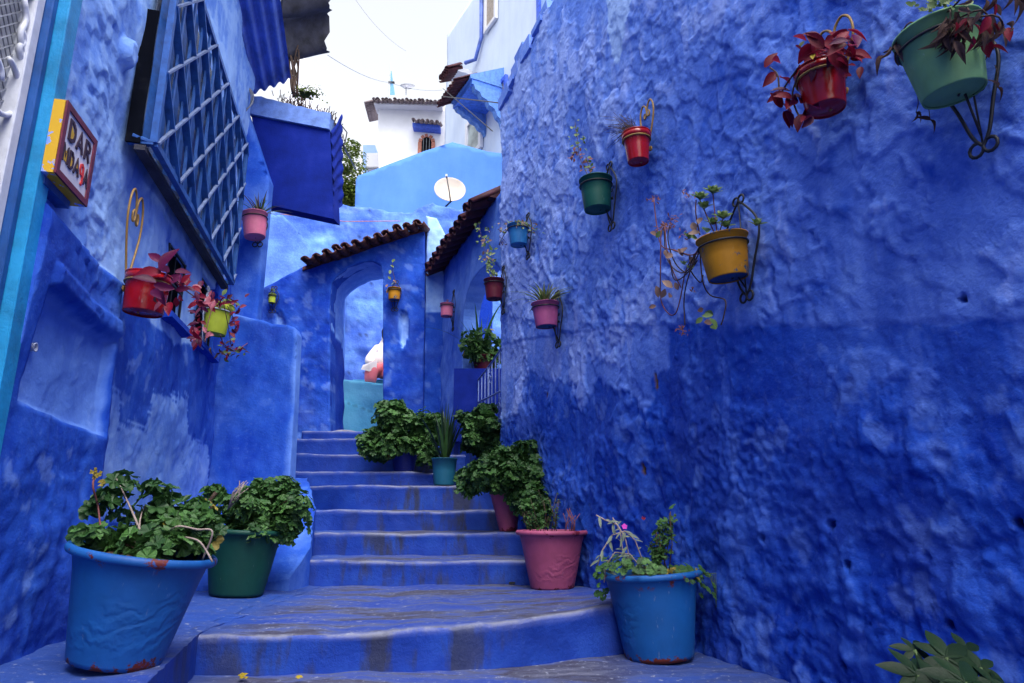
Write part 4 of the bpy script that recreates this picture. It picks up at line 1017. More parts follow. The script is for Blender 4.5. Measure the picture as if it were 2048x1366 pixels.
# ================================================================== FAR BUILDINGS
def rubdisp(seed, amp=.06):
    def f(x, z):
        f1, f2 = worley(x / .35 + fbm(x, z, 2, 3) * .4, z / .22, seed); return -(f1 ** 1.5) * amp * .8 + fbm(x * 1.5, z * 1.5, 4, seed) * amp + fbm(x * 9, z * 9, 3, seed + 2) * .010
    return f
RBY = 12.2
rq = lambda x, y, Y=RBY: (atY(x, y, Y).x, atY(x, y, Y).z)
RB = empty('rubble_wall', (-2, RBY, 2.5), 'uneven pale blue painted rubble wall rising behind the archway', 'wall')
outr = [(-5.4, 2.4), (1.6, 2.4), (1.6, rq(1000, 420)[1]), rq(990, 415), rq(960, 425), rq(905, 415), rq(860, 408), rq(820, 425), rq(770, 420), rq(700, 410), rq(680, 404), rq(640, 420), (-5.4, rq(600, 420)[1])]
panel('rubble_face', (0, RBY, 0), X, Zv, -Yv, outr, [], .055, rubdisp(6), {'tone': lambda x, z, d: np.clip(.46 + fbm(x * 1.2, z * 1.6, 4, 6) * .28, 0, 1), 'wear': lambda x, z, d: sm(.3, .55, fbm(x * 4, z * 5, 4, 9)) * .7, 'hole': lambda x, z, d: (sm(.72, .80, fbm(x * 5, z * 6, 3, 99))) * .7}, M['rubble'], RB, thick=.6, jag=.02)
# lean-to gable in front of it at the left
GY = 10.9
gq = lambda x, y: rq(x, y, GY)
panel('lean_to_face', (0, GY, 0), X, Zv, -Yv, [(-4.6, 3.0), (gq(665, 600)[0], 3.0), gq(655, 540), gq(625, 500), gq(590, 455), gq(565, 430), (-4.6, gq(540, 430)[1])], [], .06, lambda x, z: fbm(x * 2, z * 2, 4, 8) * .03, {'tone': lambda x, z, d: np.clip(.50 + fbm(x * 2, z * 2, 3, 3) * .2, 0, 1)}, M['rubble'], RB, thick=1.3)
# turquoise parapet with a stepped joint, seen through the arch
TQ = empty('turquoise_wall', (-1.6, 10.7, 2.6), 'turquoise painted low wall seen through the archway under the seated person', 'wall')
tz_ = atY(740, 765, 10.7).z
panel('plaster_face', (0, 10.7, 0), X, Zv, -Yv, [(-3.4, 2.4), (.2, 2.4), (.2, tz_ - .05), (atY(770, 766, 10.7).x, tz_ - .02), (atY(690, 758, 10.7).x, tz_ + .05), (-3.4, tz_ + .1)], [], .04, lambda x, z: fbm(x * 2, z * 2, 4, 8) * .02 + sm(.0, .02, z - 3.12 + (x + 2.2) * .35) * -.02, {'tone': lambda x, z, d: np.clip(.4 + fbm(x * 2, z * 3, 3, 3) * .5, 0, 1), 'hole': lambda x, z, d: sm(.012, .004, np.abs(z - 3.12 + (x + 2.2) * .35 + fbm(x * 8, z, 2, 2) * .02)) * .5}, M['turq'], TQ, thick=.35)
# sky blue gable wall with the dish
GBY = 14.5
bq = lambda x, y: rq(x, y, GBY)
GB = empty('gable_wall', (-2, GBY, 4), 'plain sky blue gable wall with a satellite dish in front', 'wall')
panel('render_face', (0, GBY, 0), X, Zv, -Yv, [(bq(713, 500)[0], 3), (bq(1040, 500)[0], 3), bq(1040, 310), bq(975, 303), bq(905, 284), bq(850, 302), bq(760, 336), bq(716, 352), bq(712, 360)], [], .12, lambda x, z: fbm(x, z, 3, 8) * .02, {'tone': lambda x, z, d: np.clip(.3 + fbm(x, z, 3, 3) * .3, 0, 1), 'wear': lambda x, z, d: sm(.05, .02, x - bq(713, 0)[0]) * .8}, M['skyblue'], GB, thick=.35)
panel('side_face', (0, 0, 0), (atY(1010, 330, 12.6) - atY(970, 303, GBY - .05)) * Vector((1, 1, 0)), Zv, Vector((-1, -.4, 0)), [(0, 0), (3.2, 0), (3.2, 5), (0, 5)], [], .2, None, {'tone': lambda x, z, d: .5 + 0 * x}, M['skyblue'], GB, thick=.2) if False else None
# satellite dish
SD = empty('satellite_dish', atY(888, 415, 13.6), 'cream satellite dish on an arm in front of the sky blue gable', 'dish')
dc = atY(900, 378, 13.2); dn = Vector((.14, -.93, .28)).normalized(); rot = dn.to_track_quat('Z', 'Y').to_matrix().to_4x4()
Md = Matrix.Translation(dc) @ rot
R_ = .325
MB().lathe([(0.001, -.07)] + [(R_ * k / 10, -.07 + .07 * (k / 10) ** 2) for k in range(1, 11)] + [(R_ + .008, .0), (R_ + .006, -.012)] + [(R_ * k / 10, -.085 + .07 * (k / 10) ** 2) for k in range(10, 0, -1)], 36, Md).build('reflector', M['dish'], SD, True)
lnb = atY(893, 352, 12.95); foot = dc - dn * .05 + Vector((.0, 0, -.15))
MB().tube([dc + rot.to_3x3() @ Vector((0, -R_ * .95, 0)), lnb], .012, 6).build('feed_arm', M['black'], SD, True) if False else MB().tube([atY(901, 402, 13.0), atY(898, 380, 12.8), lnb], .013, 6).build('feed_arm', M['black'], SD, True)
MB().box(lnb, X, Yv, Zv, (.045, .08, .05)).build('feed_horn', M['silver'], SD)
MB().tube([dc - dn * .09, atY(905, 400, 13.5), atY(888, 416, 13.9)], .022, 6).build('mount', M['black'], SD, True)

# white house
WY = 21.
wq = lambda x, y, Y=WY: atY(x, y, Y)
WH = empty('white_house', wq(820, 330), 'white rendered house with tiled eaves and small arched window in the distance', 'house')
c_ = [(756, 198), (892, 204), (892, 420), (758, 420)]
p_ = [wq(*q) for q in c_]; dd = Vector((.6, 6, 0))
MB().hexa([p_[3], p_[2], p_[2] + dd, p_[3] + dd, p_[0], p_[1], p_[1] + dd, p_[0] + dd]).build('wall', M['white'], WH)
# eaves
ea, eb = wq(748, 203, WY - .3), wq(884, 207, WY - .3)
tiles(WH, ea, eb, 17, -Yv, M['tilegrey'], .15, .5, .3, .8, seed=3)
MB().hexa([ea + Vector((0, .0, -.10)), eb + Vector((0, 0, -.10)), eb + Vector((0, .6, -.10)), ea + Vector((0, .6, -.10)), ea + Vector((0, 0, -.04)), eb + Vector((0, 0, -.04)), eb + Vector((0, .6, .12)), ea + Vector((0, .6, .12))]).build('eaves_board', M['white'], WH)
tiles(WH, wq(748, 205, WY - .3), wq(752, 235, WY + 5) + Zv * .0, 14, -X, M['tilegrey'], .30, .5, .3, .8, seed=6)
ca, cb = wq(825, 243, WY - .35), wq(880, 248, WY - .35)
CN = MB().hexa([ca + Vector((0, 0, -.17)), cb + Vector((0, 0, -.17)), cb + Vector((0, .35, -.17)), ca + Vector((0, .35, -.17)), ca + Vector((0, 0, -.04)), cb + Vector((0, 0, -.04)), cb + Vector((0, .35, .04)), ca + Vector((0, .35, .04))]).build('window_canopy', simple('blue_canopy_paint', (.06, .13, .62), .7), WH)
tiles(WH, ca, cb, 6, -Yv, M['tilegrey'], .15, .42, .3, .8, seed=8)
def arch_window(parent, cxp, top, bot, w, Y, brickn=13):
    c0 = wq(cxp, (top + bot) / 2, Y); zt = wq(cxp, top, Y).z; zb = wq(cxp, bot, Y).z; hw = w / 2; sp_ = zt - hw * 1.35
    pts = [(c0.x - hw, zb), (c0.x - hw, sp_)] + [(c0.x - hw * math.cos(a), sp_ + (zt - sp_) * math.sin(a)) for a in np.linspace(.15, math.pi - .15, 9)] + [(c0.x + hw, sp_), (c0.x + hw, zb)]
    n = len(pts); mb = MB(); mb.add([(x, Y - .03, z) for x, z in pts] + [(x, Y + .0, z) for x, z in pts], [tuple(range(n))] + [(i, i + n, (i + 1) % n + n, (i + 1) % n) for i in range(n)])
    W = mb.build('window', M['dark'], parent)
    for k in range(3): MB().tube([Vector((c0.x - hw * .6 + hw * .6 * k, Y - .06, zb)), Vector((c0.x - hw * .6 + hw * .6 * k, Y - .06, zt - hw * .35))], .012, 4).build('window_bar', M['glass'], W)
    # brick ring
    path = [Vector((x, Y, z)) for x, z in pts]; L_ = [0]
    for i in range(n - 1): L_.append(L_[-1] + (path[i + 1] - path[i]).length)
    def at(d_):
        for i in range(n - 1):
            if d_ <= L_[i + 1] + 1e-6: return path[i].lerp(path[i + 1], (d_ - L_[i]) / (L_[i + 1] - L_[i])), (path[i + 1] - path[i]).normalized()
        return path[-1], (path[-1] - path[-2]).normalized()
    nb = 17
    for k in range(nb):
        p, tg = at(L_[-1] * (k + .5) / nb); out = Vector((-tg.z, 0, tg.x)); MB().box(p + out * .06, tg, out, Yv, (L_[-1] / nb * .96, .12, .08)).build('brick', M['brick'], parent)
arch_window(WH, 853, 275, 318, .34, WY - .005)
# small block and water tank left of it
MB().hexa([wq(726, 420, 24), wq(750, 420, 24), wq(750, 420, 26), wq(726, 420, 26), wq(726, 290, 24), wq(750, 290, 24), wq(750, 290, 24) + Vector((0, 2, 0)), wq(726, 290, 24) + Vector((0, 2, 0))]).build('annex_wall', M['paleblue'], WH)
o = MB().hexa([wq(733, 306, 23.4), wq(756, 306, 23.4), wq(756, 306, 23.4) + Vector((0, .5, 0)), wq(733, 306, 23.4) + Vector((0, .5, 0)), wq(733, 334, 23.4), wq(756, 334, 23.4), wq(756, 334, 23.4) + Vector((0, .5, 0)), wq(733, 334, 23.4) + Vector((0, .5, 0))]).build('air_unit', M['white'], WH)
MB().tube([wq(732, 336, 23.3), wq(757, 336, 23.3)], .05, 5).build('ledge', M['mesh'], WH)
# flag-like antenna tower and dishes on its roof
AN = empty('roof_antenna', wq(785, 190, 22), 'slim pointed blue lattice mast on the roof of the white house', 'mast')
MB().tube([wq(778, 196, 22), wq(780, 160, 22), wq(781, 126, 22)], [.03, .02, .008], 5).build('mast_pole', M['silver'], AN)
MB().hexa([wq(780, 190, 22), wq(790, 190, 22), wq(790, 190, 22.2), wq(780, 190, 22.2), wq(781, 142, 22), wq(783, 142, 22), wq(783, 142, 22.2), wq(781, 142, 22.2)]).build('mast_panel', simple('pale_teal', (.12, .30, .50), .7), AN)
MB().box(wq(783, 165, 22), X, Yv, Zv, (.22, .1, .04)).build('mast_crosspiece', M['cable'], AN)
RD = empty('roof_dish', wq(815, 186, 22), 'pale shallow dish lying on the roof of the white house', 'dish')
MB().lathe([(.001, -.05), (.15, -.03), (.26, .03), (.27, .03), (.15, -.05)], 20, Matrix.Translation(wq(815, 173, 22)) @ Matrix.Rotation(R(18), 4, 'X')).build('reflector', M['white'], RD, True)
MB().tube([wq(812, 174, 22), wq(812, 190, 22)], .02, 5).build('stand', M['mesh'], RD)

# tall pale house on the right, its street face running away to the left
TO = atY(889, 290, 19.0); TF = Frame((TO.x, TO.y), (-.524, 1), 1)
TH = empty('tall_house', TF.P(0, 4), 'tall pale blue and white house behind the right wall with tiled blue canopy', 'house')
def tsz(x, y, off=0): return TF.sz(x, y, off)
s_near = -9.0
def tbox(s0, s1, z0, z1, o0, o1, name, mat, par=None):
    return MB().hexa([TF.P(s0, z0, o0), TF.P(s1, z0, o0), TF.P(s1, z0, o1), TF.P(s0, z0, o1), TF.P(s0, z1, o0), TF.P(s1, z1, o0), TF.P(s1, z1, o1), TF.P(s0, z1, o1)]).build(name, mat, par or TH)
panel('wall', TF.O, TF.d, Zv, TF.n, [(s_near, 3), (0, 3), (0, 16.5), (s_near, 16.5)], [], .3, lambda s, z: fbm(s, z, 3, 5) * .03,
      {'tone': lambda s, z, d: np.clip(sm(7.5, 13, z + fbm(s, z, 2, 4) * 1.2) + .1 + fbm(s * 1.3, z * 1.3, 3, 5) * .25, 0, 1)}, M['paleblue'], TH, thick=3.0)
# windows: near the top edge, behind the small canopy, door-like white framed window, small one at right
def twin(px0, py0, px1, py1, frame_mat, pane_mat, fw=.07, name='window'):
    a = tsz(px0, py0); b_ = tsz(px1, py1); s0, s1 = sorted((a[0], b_[0])); z0, z1 = sorted((a[1], b_[1]))
    W = tbox(s0, s1, z0, z1, .02, .05, name, pane_mat)
    for q in ((s0 - fw, s0, z0 - fw, z1 + fw), (s1, s1 + fw, z0 - fw, z1 + fw), (s0, s1, z0 - fw, z0), (s0, s1, z1, z1 + fw)):
        tbox(q[0], q[1], q[2], q[3], .02, .09, 'window_frame', frame_mat, W)
    return W
def twq(pts, mat, frame, fw):   # window by its four photo corners, averaged to an upright rectangle
    q = [tsz(*p) for p in pts]; s = sorted(v[0] for v in q); z = sorted(v[1] for v in q); s0, s1 = (s[0] + s[1]) / 2, (s[2] + s[3]) / 2; z0, z1 = (z[0] + z[1]) / 2, (z[2] + z[3]) / 2
    W = tbox(s0, s1, z0, z1, .02, .05, 'window', mat)
    for q_ in ((s0 - fw, s0, z0 - fw, z1 + fw), (s1, s1 + fw, z0 - fw, z1 + fw), (s0, s1, z0 - fw, z0), (s0, s1, z1, z1 + fw)): tbox(q_[0], q_[1], q_[2], q_[3], .02, .10, 'window_frame', frame, W)
    return W
mcur = simple('curtained_glass', (.30, .36, .36), .3, .5, 2.5)
wq_ = simple('beige_shutter', (.34, .29, .25), .8)
twq([(940, 262), (962, 222), (964, 302), (940, 302)], mcur, M['white'], .14)
twq([(976, -60), (994, -60), (994, 30), (978, 62)], wq_, M['white'], .10)
twq([(1001, 178), (1014, 160), (1014, 205), (1003, 215)], wq_, simple('blue_frame', (.05, .12, .62), .6), .10)
twq([(1085, -30), (1100, -50), (1100, 10), (1086, 25)], M['paleblue'], simple('blue_frame_b', (.05, .12, .62), .6), .14)
twq([(905, 160), (915, 140), (915, 180), (906, 200)], wq_, M['white'], .06)
# blue downpipe
dp = [tsz(968, -20), tsz(968, 76), tsz(949, 132)]
MB().tube([TF.P(dp[0][0], dp[0][1], .08), TF.P(dp[1][0], dp[1][1], .08), TF.P(dp[1][0] + .35, dp[1][1] - .5, .10), TF.P(dp[2][0], dp[2][1], .3)], .06, 6).build('downpipe', M['sheet'], TH, True)
# big tiled canopy on brackets
bl = simple('bright_blue_paint', (.07, .20, .72), .6); bl2 = simple('pale_bracket_blue', (.10, .24, .62), .6)
cs0 = tsz(968, 165, .0)[0]; cs1 = tsz(925, 240, .0)[0]; cz0 = tsz(950, 195, 0)[1]
CO = .95
kA, kB = atPl(941, 137, TF.P(0, 0, CO), TF.n), atPl(902, 215, TF.P(0, 0, CO), TF.n); kz = (kA.z + kB.z) / 2
kS0 = (kA - TF.O).dot(TF.d); kS1 = (kB - TF.O).dot(TF.d)
tiles(TH, TF.P(kS0, kz, CO), TF.P(kS1, kz, CO), 9, TF.n, M['tile2'], (kS1 - kS0) / 9 * 1.0, .7, .6, .5, seed=8)
tbox(kS0, kS1, kz - .22, kz - .08, .0, CO - .05, 'canopy_beam', bl)
tbox(kS0 - .02, kS1 + .02, kz - .08, kz - .03, .0, CO, 'canopy_board', bl2)
MB().hexa([TF.P(kS0, kz - .02, 0), TF.P(kS1, kz - .02, 0), TF.P(kS1, kz - .02, CO), TF.P(kS0, kz - .02, CO), TF.P(kS0, kz + .55, 0), TF.P(kS1, kz + .55, 0), TF.P(kS1, kz + .03, CO), TF.P(kS0, kz + .03, CO)]).build('canopy_roof', bl2, TH)
for s_ in (kS0 + .08, kS1 - .08):
    prof = [(0, -.22), (CO * .9, -.22), (CO * .85, -.38), (CO * .72, -.44), (CO * .66, -.58), (CO * .50, -.64), (CO * .44, -.80), (CO * .28, -.88), (CO * .2, -1.1), (.08, -1.2), (0, -1.5)]
    n = len(prof); prof = [(o_, -.22 + (z + .22) * (.50 if s_ > (kS0 + kS1) / 2 else .80)) if s_ < 99 else 0 for o_, z in prof]; mb = MB(); mb.add([TF.P(s_ - .09, kz + z, o_) for o_, z in prof] + [TF.P(s_ + .09, kz + z, o_) for o_, z in prof], [tuple(range(n))[::-1], tuple(n + i for i in range(n))] + [(i, (i + 1) % n, (i + 1) % n + n, i + n) for i in range(n)])
    mb.build('canopy_bracket', bl2, TH)
# small canopy further along
kA2, kB2 = atPl(913, 130, TF.P(0, 0, .5), TF.n), atPl(899, 158, TF.P(0, 0, .5), TF.n); kz2 = (kA2.z + kB2.z) / 2; a_, b_ = sorted(((kA2 - TF.O).dot(TF.d), (kB2 - TF.O).dot(TF.d)))
tiles(TH, TF.P(a_, kz2, .5), TF.P(b_, kz2, .5), 5, TF.n, M['tile2'], .3, .5, .6, .5, seed=2)
tbox(a_, b_, kz2 - .1, kz2 + .05, 0, .45, 'canopy_board', M['white'])
# blue corner pipe
pp = tsz(931, 300); MB().tube([TF.P(pp[0], kz - 1.2, .25), TF.P(pp[0], 5, .25)], .07, 6).build('corner_pipe', M['sheet'], TH, True)

# distant white gable at left, trees
DW = empty('distant_house', atY(610, 190, 16), 'white gabled house just showing behind the balcony plants', 'house')
g_ = [atY(570, 260, 16), atY(665, 260, 16), atY(636, 165, 16), atY(622, 125, 16), atY(600, 100, 16), atY(570, 90, 16)]
n = len(g_); MB().add(g_ + [p + Vector((-.5, 3, 0)) for p in g_], [tuple(range(n)), tuple(2 * n - 1 - i for i in range(n))] + [(i, i + n, (i + 1) % n + n, (i + 1) % n) for i in range(n)]).build('wall', M['white'], DW)

# ------------------------------------------------------------------ leaves
def lobed(name, r=1., lobes=5, mat=None, cup=.25, depth=.28, seed=0):
    rnd = random.Random(seed); vs = [(0, 0, 0)]; n = lobes * 4; fs = []
    for k in range(n):
        a = 2 * math.pi * (k / n) * .90 + math.pi * .10 + math.pi / 2
        ph = (k % 4); rr = r * (1, .93, 1 - depth, .90)[ph] * rnd.uniform(.92, 1.06)
        vs.append((rr * math.cos(a), rr * math.sin(a), cup * r * (.5 + .5 * (ph == 2)) * rnd.uniform(.6, 1.2)))
    for k in range(n - 1): fs.append((0, k + 1, k + 2))
    me = MB().add(vs, fs).mesh(name, mat, False); return me
def oval(name, L=1., w=.5, mat=None, cup=.15, curl=.2, tip=.0, thick=0):
    n = 5; vs = []; fs = []
    for i in range(n + 1):
        f = i / n; ww = w / 2 * math.sin(math.pi * min(1, (f * .92 + .06)) ** (1.0 - tip * .3)) * (1 - tip * f * .5); z = -curl * L * f * f
        vs += [(-ww, L * f, z + cup * ww * 2), (0, L * f, z), (ww, L * f, z + cup * ww * 2)]
    for i in range(n):
        for j in (0, 1): fs.append((3 * i + j, 3 * i + j + 1, 3 * i + 4 + j, 3 * i + 3 + j))
    return MB().add(vs, fs).mesh(name, mat, True)
LM = {}
for nm, mt in (('ger', 'ger'), ('ger2', 'ger2'), ('gery', 'gery')):
    LM[nm] = [lobed('leaf', 1, 5, M[mt], .28, .24, k) for k in range(3)]
def orient(nrm, spin):
    nrm = Vector(nrm).normalized(); q = nrm.to_track_quat('Z', 'Y'); return (q.to_matrix().to_4x4() @ Matrix.Rotation(spin, 4, 'Z'))
def put(me, parent, p, m, s, name='leaf'):
    o = bpy.data.objects.new(name, me); COL.objects.link(o); o.parent = parent
    mm = m.copy(); mm = mm @ Matrix.Diagonal((s, s, s, 1)); mm.translation = Vector(p) - wloc(parent); o.matrix_local = mm; return o
class Stuff:
    """leaves past the countable limit, joined into one part"""
    def __init__(s): s.mb = MB()
    def add(s, me, p, m, sc_):
        mm = m @ Matrix.Diagonal((sc_, sc_, sc_, 1)); mm.translation = Vector(p)
        s.mb.add([mm @ v.co for v in me.vertices], [tuple(f.vertices) for f in me.polygons])
def trailer(root, pts, mat='stem', r=.003):
    P_ = [Vector(p) for p in pts]; out = []
    for i in range(len(P_) - 1):
        p0, p1, p2, p3 = [P_[min(max(j, 0), len(P_) - 1)] for j in (i - 1, i, i + 1, i + 2)]
        for k in range(5):
            t_ = k / 5; out.append(.5 * ((2 * p1) + (p2 - p0) * t_ + (2 * p0 - 5 * p1 + 4 * p2 - p3) * t_ ** 2 + (-p0 + 3 * p1 - 3 * p2 + p3) * t_ ** 3))
    out.append(P_[-1]); MB().tube(out, r, 5).build('stem', M[mat], root, True); return out
def geranium(loc, blobs, n_leaf, size, label, seed, stems=8, extra=0, yellow=.03, bright=.2, sky=.5, pale=False, cat='plant'):
    rnd = random.Random(seed); root = empty('geranium', loc, label, cat); loc = Vector(loc); st = Stuff(); camv = Vector((0, 0, EYE))
    big_ = blobs; blobs = []
    for c_, r_ in big_:
        r_ = tuple(v * 1.08 for v in r_)
        nsub = max(5, int(220 * (r_[0] * r_[1] * r_[2]) ** (1 / 3) * .22) + 4)
        for _ in range(nsub):
            d_ = Vector((rnd.gauss(0, 1), rnd.gauss(0, 1), rnd.gauss(0, 1))).normalized() * rnd.uniform(.35, 1.0); q_ = rnd.uniform(.26, .46)
            blobs.append((Vector(c_) + Vector((d_.x * r_[0], d_.y * r_[1], d_.z * r_[2])), (r_[0] * q_ + .01, r_[1] * q_ + .01, r_[2] * q_ + .01)))
    wts = [b_[1][0] * b_[1][1] for b_ in blobs]; cand = []
    for k in range(n_leaf + extra):
        c_, r_ = rnd.choices(blobs, wts)[0]; d_ = Vector((rnd.gauss(0, 1), rnd.gauss(0, 1), rnd.gauss(0, 1))).normalized(); rr = rnd.uniform(.45, 1.08) ** .6
        # clumps
        p = Vector(c_) + Vector((d_.x * r_[0], d_.y * r_[1], d_.z * r_[2])) * rr
        nr = (d_ * .9 + Zv * .75 + Vector((rnd.gauss(0, .4), rnd.gauss(0, .4), rnd.gauss(0, .3)))).normalized()
        cand.append(((p - camv).length - rr * .3, p, nr))
    cand.sort(key=lambda q: q[0])
    for i, (_, p, nr) in enumerate(cand):
        u = rnd.random() * (1 if size > .04 or i > 0 else 1); key = 'gery' if u < yellow else ('ger2' if u < yellow + bright else 'ger')
        me = LM[key][rnd.randrange(3)]; m = orient(nr, rnd.uniform(0, 6.28)); s_ = size * rnd.uniform(.45, 1.3)
        if i < 290: put(me, root, p, m, s_)
        else: st.add(LM['ger'][0], p, m, s_)
    if st.mb.v: tag(st.mb.build('foliage', M['ger'], root), kind='stuff')
    for k in range(stems):
        c_, r_ = rnd.choices(blobs, wts)[0]; e = Vector(c_) + Vector((rnd.uniform(-.5, .5) * r_[0], rnd.uniform(-.5, .5) * r_[1], rnd.uniform(-.2, .7) * r_[2]))
        mid_ = (loc + e) / 2 + Vector((rnd.uniform(-.06, .06), rnd.uniform(-.06, .06), rnd.uniform(0, .04)))
        b0 = loc + Vector((rnd.uniform(-.04, .04), rnd.uniform(-.04, .04), 0)); pts = [b0.lerp(mid_, t_).lerp(mid_.lerp(e, t_), t_) for t_ in np.linspace(0, 1, 7)]
        MB().tube(pts, [.0065 - .0045 * i / 6 for i in range(7)], 5).build('stem', M['stempale' if pale and k % 2 else 'stem'], root, True)
    return root

# trees in the distance
def tree(loc, h, cr, n, seed, label):
    rnd = random.Random(seed); T = empty('tree', loc, label, 'tree'); loc = Vector(loc)
    MB().tube([loc, loc + Vector((.1, 0, h * .45)), loc + Vector((-.1, .1, h * .8))], [.16, .12, .05], 7).build('trunk', M['stem'], T, True)
    st = MB(); lf = [[(-.5, 0, 0), (0, -.25, .05), (.5, 0, 0), (0, .25, .05)]]
    cl = [(Vector((rnd.gauss(0, .45) * cr[0], rnd.gauss(0, .45) * cr[1], h * .72 + rnd.gauss(0, .42) * cr[2])), rnd.uniform(.25, .5)) for _ in range(26)]
    for k in range(n):
        c_, r_ = rnd.choice(cl); d_ = Vector((rnd.gauss(0, 1), rnd.gauss(0, 1), rnd.gauss(0, 1))).normalized() * r_ * rnd.uniform(.6, 1); p = loc + c_ + d_
        m = orient(d_ + Zv * .6 + Vector((rnd.gauss(0, .2),) * 3), rnd.uniform(0, 6.28)); s_ = rnd.uniform(.07, .15)
        st.add([p + (m.to_3x3() @ Vector(v)) * s_ for v in lf[0]], [(0, 1, 2, 3)])
    for k in range(5):
        c_ = cl[k][0]; MB().tube([loc + Zv * h * .45, loc + Zv * h * .5 + c_ * .25, loc + c_], [.06, .04, .015], 5).build('branch', M['stem'], T, True)
    tag(st.build('crown', M['tree'], T), kind='stuff'); return T
tp = atY(700, 440, 17.5); tree((tp.x - .1, 17.5, 6.2), 5.4, (.75, .9, 1.1), 7000, 5, 'green leafy tree showing between the balcony and the sky blue gable')

# cables and poles
def cable(pts, r, label, mat='cable', sag=0):
    mb = MB(); pts = [Vector(p) for p in pts]; out = []
    for i in range(len(pts) - 1):
        for k in range(12):
            f = k / 12; out.append(pts[i].lerp(pts[i + 1], f) - Zv * sag * 4 * f * (1 - f))
    out.append(pts[-1]); mb.tube(out, r, 5); return mb.build('cable', M[mat], None, True, origin=pts[0], label=label, cat='cable')
cable([atY(886, 177, 12), atY(985, 262, 7.6)], .007, 'black cable slanting down across the tall house to the right wall')
cable([atY(886, 193, 14), atY(1008, 207, 9)], .011, 'nearly level dark pole wire in front of the tall house canopy')
cable([atY(705, -10, 14), atY(760, 60, 16), atY(812, 102, 18)], .004, 'thin grey wire crossing the white sky', 'mesh', .05)
cable([atY(655, 110, 9), atY(780, 165, 16), atY(885, 180, 18)], .005, 'thin wire running from the awning to the white house mast', 'mesh', .1)
cable([atY(684, 252, 6.8), atY(694, 265, 6.8), atY(690, 285, 6.8), atY(684, 290, 6.8)], .007, 'looped black cable end at the corner of the balcony')
cable([atY(686, 290, 6.9), atY(712, 340, 12)], .012, 'short dark cable slanting from the balcony corner towards the gable')
cable([atY(560, 428, 9.0), atY(690, 443, 9.6), atY(800, 442, 10.6)], .006, 'thin pink cord stretched along the rubble wall above the archway tiles', 'brick')
# coil of wire on the eaves corner
mb = MB()
for k in range(4): mb.tube([atY(488, 200, 6.0) + Vector((.09 * math.cos(a), .03 * math.sin(a * 2 + k), .16 * math.sin(a) + .01 * k)) * (1 - .08 * k) for a in np.linspace(0, 6.283, 22)[:-1]], .006, 4, closed=True)
mb.build('wire_coil', M['mesh'], None, True, origin=atY(488, 215, 6.0), label='loose coil of grey wire hanging at the corner of the eaves', cat='wire')

# ================================================================== SIGN
sO = .10
SG = empty('house_sign', LF.px(135, 380, .02), 'white hand-lettered sign box with maroon border and yellow side on the left wall', 'sign')
q = [LF.sz(*p, sO) for p in [(135, 200), (198, 291), (165, 411), (108, 340)]]
sg0 = (q[0][0] + q[3][0]) / 2; sg1 = (q[1][0] + q[2][0]) / 2; sz0 = (q[2][1] + q[3][1]) / 2; sz1 = (q[0][1] + q[1][1]) / 2
def lbox(s0, s1, z0, z1, o0, o1, name, mat, par): return MB().hexa([LF.P(s0, z0, o0), LF.P(s1, z0, o0), LF.P(s1, z0, o1), LF.P(s0, z0, o1), LF.P(s0, z1, o0), LF.P(s1, z1, o0), LF.P(s1, z1, o1), LF.P(s0, z1, o1)]).build(name, mat, par)
mwh = simple('sign_white', (.62, .60, .66), .6, .15, 8); mma = simple('sign_maroon', (.14, .018, .045), .6, .35, 14)
t = NT('sign_yellow_flaking'); cn = t.noise(12, 5, .6); t_c = t.mix(t.mr(cn, .56, .58), (.62, .36, .02), (.20, .33, .80)); mye = t.fin(t_c, .6, None, .3)
lbox(sg0, sg1, sz0, sz1, .005, sO - .004, 'sign_box', mye, SG)
lbox(sg0 + .012, sg1 - .012, sz0 + .012, sz1 - .012, sO - .004, sO, 'sign_face', mwh, SG)
bw = .026
for (a, b_, c_, d_) in ((sg0, sg1, sz1 - bw, sz1), (sg0, sg1, sz0, sz0 + bw), (sg0, sg0 + bw, sz0 + bw, sz1 - bw), (sg1 - bw, sg1, sz0 + bw, sz1 - bw)):
    lbox(a, b_, c_, d_, sO - .002, sO + .006, 'border', mma, SG)
lbox(sg0 + .03, sg1 - .05, sz0 - .035, sz0 - .003, .0, sO - .04, 'bracket_box', M['grille'], SG)
